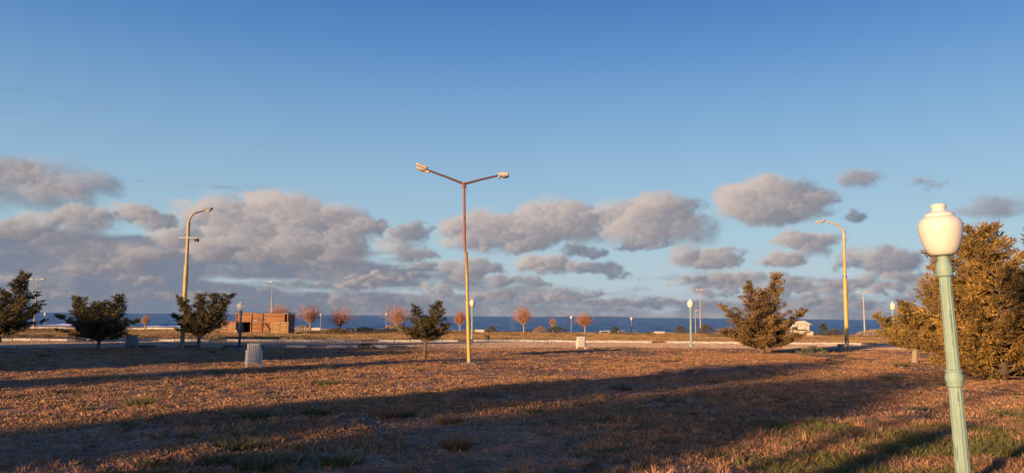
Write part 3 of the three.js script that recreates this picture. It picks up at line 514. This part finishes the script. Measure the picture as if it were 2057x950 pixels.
// ------------------------------------------------------------------ litter bins
function bin(label, x, d, w, h, mats, turn = 0, slab = true) {
  const t = thing('litter_bin', label, 'litter bin', x, d, 'slatted litter bins'), R = rng(Math.round(x * 10)), n = 6, dp = w * 0.8, y0 = h * 0.2, y1 = h, sw = w / n;
  part('bin_box', box(w - 0.05, y1 - y0 - 0.05, dp - 0.05, 0, (y0 + y1) / 2, 0), M.dark, t);
  const front = new RoundedBoxGeometry(sw - 0.014, y1 - y0, 0.022, 2, 0.004);
  for (const z of [-1, 1]) for (let i = 0; i < n; i++) { const m = part('slat', front, mats[Math.floor(R() * mats.length)], t); m.position.set(-w / 2 + sw * (i + 0.5), (y0 + y1) / 2 + (R() - 0.5) * 0.02, z * dp / 2); m.rotation.z = (R() - 0.5) * 0.012; }
  const side = new RoundedBoxGeometry(0.022, y1 - y0, dp / 5 - 0.014, 2, 0.004);
  for (const s of [-1, 1]) for (let i = 0; i < 5; i++) { const m = part('slat', side, mats[Math.floor(R() * mats.length)], t); m.position.set(s * (w / 2), (y0 + y1) / 2, -dp / 2 + dp / 5 * (i + 0.5)); }
  for (const s of [-1, 1]) part('leg', mergeGeometries([box(0.05, h * 0.7, 0.06, s * (w / 2 + 0.04), h * 0.35, dp * 0.22), box(0.05, h * 0.7, 0.06, s * (w / 2 + 0.04), h * 0.35, -dp * 0.22), box(0.06, 0.05, dp * 0.55, s * (w / 2 + 0.042), h * 0.7, 0)]), mats[0], t);
  part('rim', mergeGeometries([box(w + 0.03, 0.03, 0.03, 0, h + 0.012, -dp / 2 - 0.02)]), std([0.05, 0.08, 0.06], 0.6), t);
  if (slab) part('slab', box(w * 1.7, 0.06, w * 1.3, 0.02, 0.0, 0, 0.01), M.concrete, t);
  t.rotation.y = turn; return t;
}
bin('grey shaded slatted bin on the field in front of the plank shack', -8.0, 24.3, 0.35, 0.76, M.binWhite, 0.1);
bin('bright sunlit white slatted bin near the road', 3.71, 41.4, 0.36, 0.66, M.binWhite, 0.15, false);
bin('grey bin half hidden behind the flat spreading cypress', -18.4, 37.8, 0.42, 0.62, [M.binGrey], 0);
{ const t = thing('drum_bin', 'small dark bin behind the kerb next to the twin light', 'litter bin', -1.68, 55.3); part('drum', lathe([[0, 0], [0.13, 0.0], [0.14, 0.1], [0.15, 0.3], [0.16, 0.34], [0.14, 0.34], [0.12, 0.05], [0, 0.05]], 18), M.oldWood, t); part('stake', box(0.05, 0.5, 0.05, -0.16, 0.2, 0), M.oldWood, t); t.scale.setScalar(1.05); }

// ------------------------------------------------------------------ plank shack
{
  const D = 85, x0 = -0.345 * D, x1 = -0.284 * D;
  const t = thing('plank_shack', 'low shack of reddish planks and pallets beyond the road', 'shack', -0.329 * D, D), R = rng(90), Hh = 2.32, L = -0.375 * D + 0.329 * D, W0 = -0.3546 * D + 0.329 * D, W1 = -0.2875 * D + 0.329 * D, dep = 2.6;
  const pg = [1, 2, 3].map((v) => new RoundedBoxGeometry(1, 0.17, 0.03, 1, 0.006));
  const plank = (xa, xb, y, z, m, h = 0.17, tilt = 0) => { const p = part('plank', pg[0], m, t); p.scale.set(xb - xa, h / 0.17, 1); p.position.set((xa + xb) / 2, y, z + (R() - 0.5) * 0.03); p.rotation.z = tilt + (R() - 0.5) * 0.012; return p; };
  const span = W1 - W0, cuts = [W0, W0 + span * 0.32, W0 + span * 0.52, W0 + span * 0.86];
  for (let k = 0; k < 12; k++) {
    const y = 0.1 + k * 0.193, low = y < 1.28;
    const segs = k % 2 ? [[cuts[0], cuts[1]], [cuts[1], cuts[2]], [cuts[2], W1 - 0.35]] : [[cuts[0], cuts[1] - 0.2], [cuts[1] - 0.2, cuts[2] + 0.25], [cuts[2] + 0.25, W1 - 0.35]];
    for (let [a, b] of segs) {
      if (low) { if (a < W0 + 1.75) a = Math.max(a, W0 + 1.75); if (b - a < 0.2) continue; }   // dark opening at the left
      plank(a + 0.01, b - 0.01, y, 0, M.plank[Math.floor(R() * 4)], 0.16 + R() * 0.025);
    }
  }
  const inside = new THREE.Group();
  part('back_wall', box(span, Hh - 0.1, 0.05, (W0 + W1) / 2, Hh / 2, -dep), M.oldWood, t);
  for (let k = 0; k < 11; k++) for (const s of [W0 + 0.02, W1 - 0.02]) { const p = part('plank', pg[0], M.plank[Math.floor(R() * 4)], t); p.scale.set(dep - 0.05, 1, 1); p.rotation.y = Math.PI / 2; p.position.set(s, 0.1 + k * 0.2, -dep / 2); }
  part('roof', mergeGeometries([box(span + 0.25, 0.06, dep + 0.3, (W0 + W1) / 2, Hh + 0.1, -dep / 2 + 0.02)]), M.oldWood, t);
  part('roof_edge', box(span * 0.4, 0.07, 0.04, W0 + span * 0.2, Hh + 0.02, 0.06), M.pallet[1], t);
  part('roof_sheet', box(0.5, 0.05, 1.2, W1 - 0.12, Hh + 0.03, 0.1), M.roofSheet, t);
  for (const xx of [W0 + 0.04, W0 + 1.7, cuts[2] - 0.05, W1 - 0.38, W1 - 0.05]) part('post', box(0.1, Hh, 0.1, xx, Hh / 2, 0.06 - (xx > W1 - 0.1 ? 0.1 : 0)), M.plank[Math.floor(R() * 4)], t);
  plank(cuts[2] + 0.05, cuts[2] + 1.35, 0.72, 0.09, M.oldWood, 0.16, -0.95);   // leaning dark board
  plank(cuts[2] + 0.1, cuts[2] + 0.8, 0.34, 0.12, M.plank[3], 0.5);
  plank(W0 + 1.8, W0 + 3.2, 1.35, 0.05, M.pallet[0], 0.06); plank(cuts[1] + 0.15, cuts[1] + 0.55, 1.55, 0.05, M.white, 0.07);
  for (let k = 0; k < 5; k++) plank(W0 + 1.85, cuts[2] - 0.15, 0.2 + k * 0.2, 0.06, M.plank[(k + 1) % 4], 0.11);
  // two pale pallets leaning on the right end, one tan panel and a low side box at the left
  const pallet = (xa, w, h, z, mats, n) => { const p = new THREE.Group(); p.name = 'pallet'; p.position.set(xa, 0, z); t.add(p); for (let k = 0; k < n; k++) { const s = part('slat', pg[0], mats[k % mats.length], p); s.scale.set(w, (h / n - 0.035) / 0.17, 1); s.position.set(w / 2, h / n * (k + 0.5), 0); } for (const q of [0.04, w / 2, w - 0.04]) part('stringer', box(0.07, h, 0.08, q, h / 2, -0.06), mats[0], p); p.rotation.x = -0.03; };
  pallet(W1 - 1.45, 0.72, 1.42, 0.35, M.pallet, 6); pallet(W1 - 0.68, 0.86, 1.44, 0.4, [M.pallet[1], M.pallet[0]], 6);
  part('board', box(0.24, 1.42, 0.04, W1 - 1.62, 0.71, 0.3), M.pallet[0], t);
  pallet(L + 0.95, 0.72, 1.36, 0.1, [M.pallet[0], M.plank[2]], 4);
  part('board', box(0.09, 1.3, 0.05, L + 1.72, 0.65, 0.12), M.pallet[1], t);
  for (let k = 0; k < 7; k++) plank(L + 0.08, L + 0.88, 0.1 + k * 0.2, 0.02, k === 3 ? M.white : M.plank[(k * 2) % 4], k === 3 ? 0.06 : 0.17);
  for (let k = 0; k < 7; k++) { const p = part('plank', pg[0], M.plank[k % 4], t); p.scale.set(1.8, 1, 1); p.rotation.y = Math.PI / 2; p.position.set(L + 0.04, 0.1 + k * 0.2, -0.92); }
  part('side_roof', box(1.8, 0.05, 2.0, L + 0.85, 1.46, -0.95), M.plank[1], t);
  const w = thing('marker_stake', 'short white stake at the foot of the plank shack', 'stake', -0.3515 * D + 0.15, D - 0.9); part('stake', box(0.13, 0.5, 0.1, 0, 0.2, 0, 0.01), M.white, w); part('foot', box(0.2, 0.08, 0.16, 0, 0.0, 0, 0.01), M.concrete, w);
}

// ------------------------------------------------------------------ white hut, benches, wall and board along the promenade
{
  const D = 122, t = thing('white_hut', 'small white beach hut with pitched roof behind the ragged cypress', 'hut', 0.3745 * D, D, undefined, terrain(0.3745 * D, D) - 0.05);
  const w = 3.0, dp = 3.2, h = 1.75;
  part('wall', mergeGeometries([box(w, h, 0.12, -0.4, h / 2, 0), box(w, h, 0.12, -0.4, h / 2, -dp), box(0.12, h, dp - 0.124, -0.4 - w / 2 + 0.06, h / 2, -dp / 2)]), M.white, t);
  part('side_wall', box(0.12, h, dp - 0.124, -0.4 + w / 2 - 0.06, h / 2, -dp / 2), M.white, t);
  const sh = new THREE.Shape([[-w / 2 - 0.45, 0], [-w / 2 + 0.8, 0.5], [w / 2 - 0.85, 0.62], [w / 2 + 0.4, 0]].map(([a, b]) => new THREE.Vector2(a, b)));
  part('roof', new THREE.ExtrudeGeometry(sh, { depth: dp + 0.5, bevelEnabled: false }).translate(-0.4, h + 0.004, -dp - 0.2), M.white, t);
  const dr = part('door', box(0.75, 1.3, 0.05, 0.1, 0.65, 0.085), M.whitePaint, t); part('handle', box(0.04, 0.12, 0.05, 0.38, 0.65, 0.13), M.steel, dr);
  const win = part('window', box(0.8, 0.5, 0.06, -1.1, 1.2, 0.09), M.whitePaint, t); part('pane', box(0.66, 0.38, 0.02, -1.1, 1.2, 0.125), M.windowGlass, win);
  part('step', box(0.55, 0.75, 0.4, w / 2 - 0.25, 0.35, 0.3, 0.02), M.white, t);
  part('awning_shelf', box(1.7, 0.08, 0.6, -0.55, 0.95, 0.36), M.oldWood, t);
}
function bench(label, b, d, w, h = 0.42, open = false) {
  const t = thing('white_bench', label, 'bench', b * d, d, 'white benches on the promenade', terrain(b * d, d));
  part('seat', box(w, open ? 0.1 : 0.16, 0.5, 0, h + 0.02, 0, 0.02), M.white, t);
  if (open) for (const s of [-1, 1]) part('leg', box(0.16, h, 0.42, s * (w / 2 - 0.12), h / 2 - 0.04, 0), M.white, t);
  else part('plinth', box(w - 0.12, h, 0.38, 0, h / 2 - 0.065, 0), M.white, t);
}
bench('low solid white bench right of the widest bare tree', -0.2057, 121, 1.75, 0.42);
bench('low solid white bench between the twin light and olive bush', -0.0405, 118, 1.45, 0.4);
bench('open white bench on legs left of the dark bush', 0.1203, 124, 1.7, 0.36, true);
bench('white bench end poking out right of the dark bush', 0.1425, 124, 1.2, 0.36, true);
bench('white block bench left of the rounded dark bush', 0.1906, 121, 1.6, 0.4);
bench('small white block beside the left tips of the ragged cypress', 0.2735, 116, 0.5, 0.42);
for (const [b0, b1, d, l] of [[-0.66, -0.5379, 133, 'low white wall by the surf behind the left cypresses'], [-0.506, -0.372, 132, 'low white wall by the surf between spreading and rounded cypress'], [-0.2664, -0.2441, 129, 'short low white wall under the bare tree beside the shack']]) {
  const t = thing('low_wall', l, 'wall', (b0 + b1) / 2 * d, d, 'low white sea walls'), n = Math.max(2, Math.round((b1 - b0) * d / 2.4)), w = (b1 - b0) * d / n, R = rng(Math.round(b0 * 1000));
  for (let i = 0; i < n; i++) { const m = part('wall_block', new RoundedBoxGeometry(w - 0.02, 0.55, 0.25, 2, 0.02), M.white, t); const x = -((b1 - b0) * d) / 2 + w * (i + 0.5); m.position.set(x, terrain(t.position.x + x, d) - t.position.y + 0.16 + (R() - 0.5) * 0.04, 0); }
}
{
  const t = thing('notice_board', 'small red and white board on two posts under the widest bare tree', 'sign', -0.2223 * 119, 119);
  const b = part('board', box(0.5, 0.62, 0.05, 0, 1.45, 0), M.red, t);
  part('corner_panel', box(0.16, 0.18, 0.02, -0.16, 1.66, 0.037), M.white, b); part('corner_panel', box(0.16, 0.18, 0.02, 0.16, 1.66, 0.037), M.white, b); part('corner_panel', box(0.14, 0.14, 0.02, 0.17, 1.28, 0.037), M.white, b); part('corner_panel', box(0.14, 0.14, 0.02, -0.17, 1.28, 0.037), M.white, b);
  for (const s of [-1, 1]) part('post', box(0.07, 1.3, 0.07, s * 0.18, 0.5, -0.065), M.oldWood, t);
}
{ const t = thing('small_post', 'tiny white post standing in the sea above the olive bush', 'post', -0.0265 * 165, 165, undefined, -3.4); part('shaft', box(0.14, 2.3, 0.14, 0, 1.1, 0), M.white, t); part('cap', box(0.5, 0.16, 0.3, 0, 2.0, 0), M.white, t); }

// ------------------------------------------------------------------ what stands out of view and throws the long shadows: a house and trees on the sun's side
const along = (u, s) => [0.743 * u + 0.669 * s, 0.743 * s - 0.669 * u];
{
  const [hx, hd] = along(-36, -26), t = thing('house', 'two-storey plastered house out of view on the sun side', 'house', hx, hd, undefined, 0); t.rotation.y = -SUN_AZ;
  const w = 20, dp = 8, h = 5.85, wall = part('wall', mergeGeometries([box(w, h, 0.3, 0, h / 2, dp / 2 - 0.15), box(w, h, 0.3, 0, h / 2, -dp / 2 + 0.15), box(0.3, h, dp - 0.61, -w / 2 + 0.15, h / 2, 0), box(0.3, h, dp - 0.61, w / 2 - 0.15, h / 2, 0)]), M.plaster, t);
  const rf = part('roof', box(w + 0.5, 0.25, dp + 0.5, 0, h + 0.13, 0), M.concrete, t); part('chimney', box(0.9, 1.1, 0.9, -3, h + 0.8, 0), M.plaster, rf); part('water_tank', new THREE.CylinderGeometry(0.6, 0.6, 1.1, 18).translate(4.5, h + 0.81, 0), M.concrete, rf);
  for (let i = 0; i < 5; i++) for (const y of [1.5, 4.2]) { if (i === 2 && y < 2) continue; const f = part('window', box(1.4, 1.2, 0.08, -7.6 + i * 3.8, y, -dp / 2 - 0.03), M.whitePaint, t); part('pane', box(1.2, 1.0, 0.03, -7.6 + i * 3.8, y, -dp / 2 - 0.08), M.windowGlass, f); }
  const dr = part('door', box(1, 2.1, 0.08, 0, 1.05, -dp / 2 - 0.03), M.oldWood, t); part('handle', box(0.05, 0.14, 0.06, 0.36, 1.05, -dp / 2 - 0.1), M.steel, dr);
}
const OUT = 'trees out of view on the sun side';
for (const [src, u, s, sc, turn, l] of [
  [treeOval, -3.1, -5, [0.3, 0.98, 0.3], 0.2, 'narrow young cypress out of view next to the viewer'],
  [treeMid, -54.5, -14, [1.3, 1.5, 1.3], 1.9, 'broad cypress out of view past the far end of the house'],
]) { const [x, d] = along(u, s); copyOf(src, l, x, d, turn, sc, OUT); }
for (const [u, s, half, H, sd, l] of [[-6.95, -24, 2.45, 6.7, 81, 'broad tall tree out of view behind the viewer'], [-11.25, -23, 1.95, 7.2, 82, 'slimmer tall tree out of view beside the broad one'], [-21.3, -25, 1.15, 6.4, 83, 'slim tree out of view near the house corner'], [-33, -35, 2.6, 8.3, 84, 'tall tree out of view behind the house'], [-41, -34, 3.0, 9.2, 85, 'tallest tree out of view behind the house']]) {
  const [x, d] = along(u, s), leaders = [], m = Math.ceil(half / 0.55);
  for (let i = 0; i <= m; i++) { const o = lerp(-1, 1, i / m), k = o * (half - 0.55); leaders.push({ b: [k * 0.8 * 0.743, H * 0.3, k * 0.8 * 0.669], t: [k * 0.743, H * (1 - 0.14 * o * o - 0.05 * (i % 2)), k * 0.669], r: [0.85, 0.5], n: 44 }); }
  cypress('broad_tree', l, x, d, sd, { trunk: 0.22, fork: H * 0.22, size: 0.4, dense: 16, group: OUT, leaders });
}
{ const [x, d] = along(-3.9, -10); cypress('cypress_tree', 'thin tree with a small round head out of view behind the viewer', x, d, 77, { trunk: 0.13, fork: 6.6, size: 0.16, dense: 18, group: OUT, leaders: [{ b: [0, 6.75, 0], t: [0, 7.75, 0], r: [0.5, 0.3], n: 50 }] }); }

// ------------------------------------------------------------------ dry grass, ground cover and stones
function tuftGeo(seed, n, spread, hgt, lay) {
  const R = rng(seed), p = [];
  for (let i = 0; i < n; i++) {
    const a = R() * 6.283, q = R() * spread, x = Math.cos(a) * q, z = Math.sin(a) * q, b = R() * 6.283, w = 0.0025 + R() * 0.0045, h = hgt * (0.45 + R() * 0.75), o = lay * (0.3 + R()) * h;
    const cx = Math.cos(b), cz = Math.sin(b), mx = x + Math.cos(a) * o * 0.4, mz = z + Math.sin(a) * o * 0.4, tx = x + Math.cos(a) * o, tz = z + Math.sin(a) * o;
    p.push(x - cx * w, -0.01, z - cz * w, x + cx * w, -0.01, z + cz * w, mx + cx * w * 0.8, h * 0.6, mz + cz * w * 0.8, x - cx * w, -0.01, z - cz * w, mx + cx * w * 0.8, h * 0.6, mz + cz * w * 0.8, mx - cx * w * 0.8, h * 0.6, mz - cz * w * 0.8, mx - cx * w * 0.8, h * 0.6, mz - cz * w * 0.8, mx + cx * w * 0.8, h * 0.6, mz + cz * w * 0.8, tx, h, tz);
  }
  const g = new THREE.BufferGeometry(); g.setAttribute('position', new THREE.Float32BufferAttribute(p, 3)); return g;
}
const blade = std([1, 1, 1], 0.9);
function scatter(name, label, geo, n, seed, place) {
  const R = rng(seed), m = new THREE.InstancedMesh(geo, blade, n), M4 = new THREE.Matrix4(), q = new THREE.Quaternion(), e = new THREE.Euler(), c = new THREE.Color(); let k = 0, tries = 0;
  while (k < n && tries++ < n * 12) {
    const o = place(R); if (!o) continue;
    e.set((R() - 0.5) * 0.4, R() * 6.283, (R() - 0.5) * 0.4); q.setFromEuler(e);
    M4.compose(V(o.x, terrain(o.x, o.d) + (o.d < 75 ? micro(o.x, o.d) : 0), -o.d), q, V(o.s, o.s * (o.h ?? 1), o.s)); m.setMatrixAt(k, M4); m.setColorAt(k, c.setRGB(...o.c)); k++;
  }
  m.count = k; m.name = numbered(name); m.userData = { kind: 'stuff', label, category: 'grass' }; m.castShadow = m.receiveShadow = true; scene.add(m);
}
const tone = (R, g = 0) => { const k = 0.7 + R() * 0.55, r = R(); return r < 0.14 + g ? [0.13 * k, 0.118 * k, 0.05 * k] : r < 0.5 ? [0.50 * k, 0.28 * k, 0.132 * k] : [0.38 * k, 0.196 * k, 0.108 * k]; };
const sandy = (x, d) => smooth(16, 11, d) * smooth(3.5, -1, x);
const patch = (x, d) => fbm(x * 0.55 + 13, d * 0.55 + 31, 4);
const spot = (R, near, far, pow = 1.4) => { const d = lerp(near, far, R() ** pow), x = (R() * 2 - 1) * (d * 0.74 + 3); return [x, d]; };
const short1 = tuftGeo(1, 10, 0.07, 0.026, 1.2), short2 = tuftGeo(2, 12, 0.09, 0.03, 1.9), mid1 = tuftGeo(3, 22, 0.07, 0.085, 0.8), mid2 = tuftGeo(4, 30, 0.10, 0.11, 0.9);
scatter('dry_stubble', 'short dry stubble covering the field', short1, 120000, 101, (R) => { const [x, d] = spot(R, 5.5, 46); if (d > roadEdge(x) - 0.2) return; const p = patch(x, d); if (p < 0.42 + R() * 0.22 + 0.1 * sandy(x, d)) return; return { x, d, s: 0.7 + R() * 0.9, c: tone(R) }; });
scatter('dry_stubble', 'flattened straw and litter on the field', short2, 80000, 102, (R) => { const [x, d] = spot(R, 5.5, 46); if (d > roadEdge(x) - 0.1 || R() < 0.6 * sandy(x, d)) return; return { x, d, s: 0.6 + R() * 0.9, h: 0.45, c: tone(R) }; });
scatter('dry_tufts', 'scattered dry tufts standing above the stubble', mid1, 6000, 103, (R) => { const [x, d] = spot(R, 6, 46, 1.2); if (d > roadEdge(x) - 0.3 || patch(x * 0.5 + 9, d * 0.9) < 0.50 + R() * 0.12) return; return { x, d, s: 0.4 + R() * 0.7, c: tone(R, 0.12) }; });
scatter('corner_grass', 'long ochre grass in the near right corner', mid2, 9000, 104, (R) => { const d = 5 + R() * 8, x = 1.2 + R() * 9; const e = (x - 2.2) * 0.55 - (d - 8.2) * 0.3 + (patch(x * 1.4, d * 1.4) - 0.5) * 4; if (e < 0 || R() > 0.35 + e * 0.5) return; return { x, d, s: 0.55 + R() * 0.7, h: 0.8, c: patch(x * 1.8 + 4, d * 1.8) > 0.56 ? [0.13 + R() * 0.06, 0.125 + R() * 0.04, 0.04] : tone(R, 0.1) }; });
scatter('verge_grass', 'ochre grass on the verge and dunes beyond the road', mid2, 60000, 105, (R) => { const d = lerp(53, 136, R() ** 1.15), x = (R() * 2 - 1) * (d * 0.74 + 3); if (d < kerbLine(x) + 0.4) return; const k = 0.75 + R() * 0.5; return { x, d, s: 1.1 + R() * 1.0, h: 0.5 + R() * 0.5, c: patch(x * 0.5, d * 0.7) > 0.56 ? [0.17 * k, 0.12 * k, 0.055 * k] : R() < 0.3 ? [0.3 * k, 0.18 * k, 0.09 * k] : [0.41 * k, 0.26 * k, 0.115 * k] }; });
scatter('red_ground_cover', 'low red succulent cover under the ragged cypress', mid1, 2600, 106, (R) => { const a = R() * 6.283, q = Math.sqrt(R()), x = 11.5 + Math.cos(a) * q * 2.0, d = 33.6 + Math.sin(a) * q * 1.7; return { x, d, s: 0.8 + R() * 0.8, h: 0.8, c: [0.34 + R() * 0.12, 0.18 + R() * 0.06, 0.10] }; });
const low = tuftGeo(6, 60, 0.16, 0.075, 1.2);
scatter('green_weeds', 'low dark green weeds dotted over the field', low, 420, 107, (R) => { const [x, d] = spot(R, 6.5, 40, 1.0); if (d > roadEdge(x) - 0.5) return; const k = 0.7 + R() * 0.6; return { x, d, s: 0.5 + R() ** 2 * 1.2, h: 0.9, c: [0.085 * k, 0.088 * k, 0.035 * k] }; });
// green clumps one can pick out on the field
const CL = [[-4.05, 12.8, 0.55, 'dark flat green clump in the shade below the grey bin'], [-3.3, 13.2, 0.35, 'dark little clump beside the flat green one'], [-2.0, 12.9, 0.5, 'upright dry clump with tall brown stems near the centre'], [-3.5, 10.2, 0.5, 'widest dark flat clump low at left'], [-2.8, 8.9, 0.6, 'ragged green clump catching sun at the bottom edge'], [-1.95, 9.1, 0.45, 'bushy green clump half in shade at the bottom'], [-0.7, 10.2, 0.35, 'brown wiry clump in the shade at centre bottom'], [-0.95, 12.4, 0.35, 'thin pale clump right of the tall brown stems'], [-6.9, 14.6, 0.5, 'dark clump at the edge of the long shadow at left'], [-4.4, 19.2, 0.6, 'green clump on the sunlit strip right of the grey bin'], [5.6, 11.2, 0.8, 'dense green weed patch beside the narrow shadow'], [6.3, 10.0, 0.7, 'green weeds between the narrow shadow and near lamp'], [4.6, 11.4, 0.6, 'green weeds at the left end of the corner grass'], [9.0, 14.0, 0.9, 'large green weed patch below the huge cypress'], [11.2, 23.0, 0.6, 'dark clump at the tip of the broad shadow'], [2.6, 18.5, 0.4, 'small dark clump on the lit strip'], [6.1, 30.5, 0.5, 'brown clump left of the red ground cover'], [14.5, 29, 0.5, 'small clump right of the grey green bush']];
CL.forEach(([x, d, w, l], i) => {
  const R = rng(300 + i), t = thing('weed_clump', l, 'weeds', x, d, 'weed clumps on the field', terrain(x, d) + micro(x, d)), soup = new Soup(), tall = i === 2 || i === 6 ? 1.25 : 1, green = ![2, 6, 7, 16].includes(i);
  for (let k = 0; k < 420; k++) { const a = R() * 6.283, q = Math.sqrt(R()) * w * 0.5, b = V(Math.cos(a) * q, -0.01, Math.sin(a) * q * 0.8), h = (0.06 + R() * 0.13) * tall, e = b.clone().add(V(Math.cos(a) * h * 0.7 + (R() - 0.5) * h, h, Math.sin(a) * h * 0.7 + (R() - 0.5) * h)), s = V(R() - 0.5, 0, R() - 0.5).normalize().multiplyScalar(green ? 0.009 : 0.005), f = 0.7 + R() * 0.6, c = green ? (R() < 0.2 ? [0.3, 0.22, 0.09] : [0.095, 0.10, 0.035]) : [0.2, 0.125, 0.07]; soup.tri([b.x - s.x, b.y, b.z - s.z], [b.x + s.x, b.y, b.z + s.z], e.toArray(), c.map((v) => v * f)); }
  part('leaves', soup.geo(), M.leaf, t);
});
{ // gravel and grit lying on the road
  const R = rng(410), g = new THREE.IcosahedronGeometry(1, 0), n = 150000, m = new THREE.InstancedMesh(g, blade, n), M4 = new THREE.Matrix4(), c = new THREE.Color(), q = new THREE.Quaternion();
  for (let k = 0; k < n; k++) { const x = (R() * 2 - 1) * 52, d = lerp(roadEdge(x) - 0.4, kerbLine(x) - 0.05, R()), s = 0.006 + R() ** 2 * 0.016, v = 0.8 + R() * 0.4; q.setFromEuler(new THREE.Euler(R() * 6, R() * 6, R() * 6)); M4.compose(V(x, 0.014 + s * 0.4, -d), q, V(s, s, s)); m.setMatrixAt(k, M4); m.setColorAt(k, c.setRGB(0.50 * v, 0.35 * v, 0.245 * v)); }
  m.name = 'road_gravel'; m.userData = { kind: 'stuff', label: 'pale gravel and grit strewn over the road', category: 'gravel' }; m.castShadow = m.receiveShadow = true; scene.add(m);
}
{ // loose stones
  const R = rng(400), gs = []; const ico = new THREE.IcosahedronGeometry(1, 1);
  const m = new THREE.InstancedMesh(ico, blade, 2600), M4 = new THREE.Matrix4(), c = new THREE.Color(), q = new THREE.Quaternion();
  for (let k = 0; k < 2600; k++) { const [x, d] = spot(R, 5.5, 52, 1.2), s = 0.006 + R() ** 3 * 0.024, v = 0.22 + R() * 0.22; q.setFromEuler(new THREE.Euler(R() * 6, R() * 6, R() * 6)); M4.compose(V(x, terrain(x, d) + micro(x, d) + s * 0.3 + (d > roadEdge(x) ? 0.06 : 0), -d), q, V(s, s * 0.7, s * 1.2)); m.setMatrixAt(k, M4); m.setColorAt(k, c.setRGB(v, v * 0.92, v * 0.84)); }
  m.name = 'pebbles'; m.userData = { kind: 'stuff', label: 'small pale stones strewn over the field', category: 'pebbles' }; m.castShadow = m.receiveShadow = true; scene.add(m);
}
renderer.render(scene, camera);
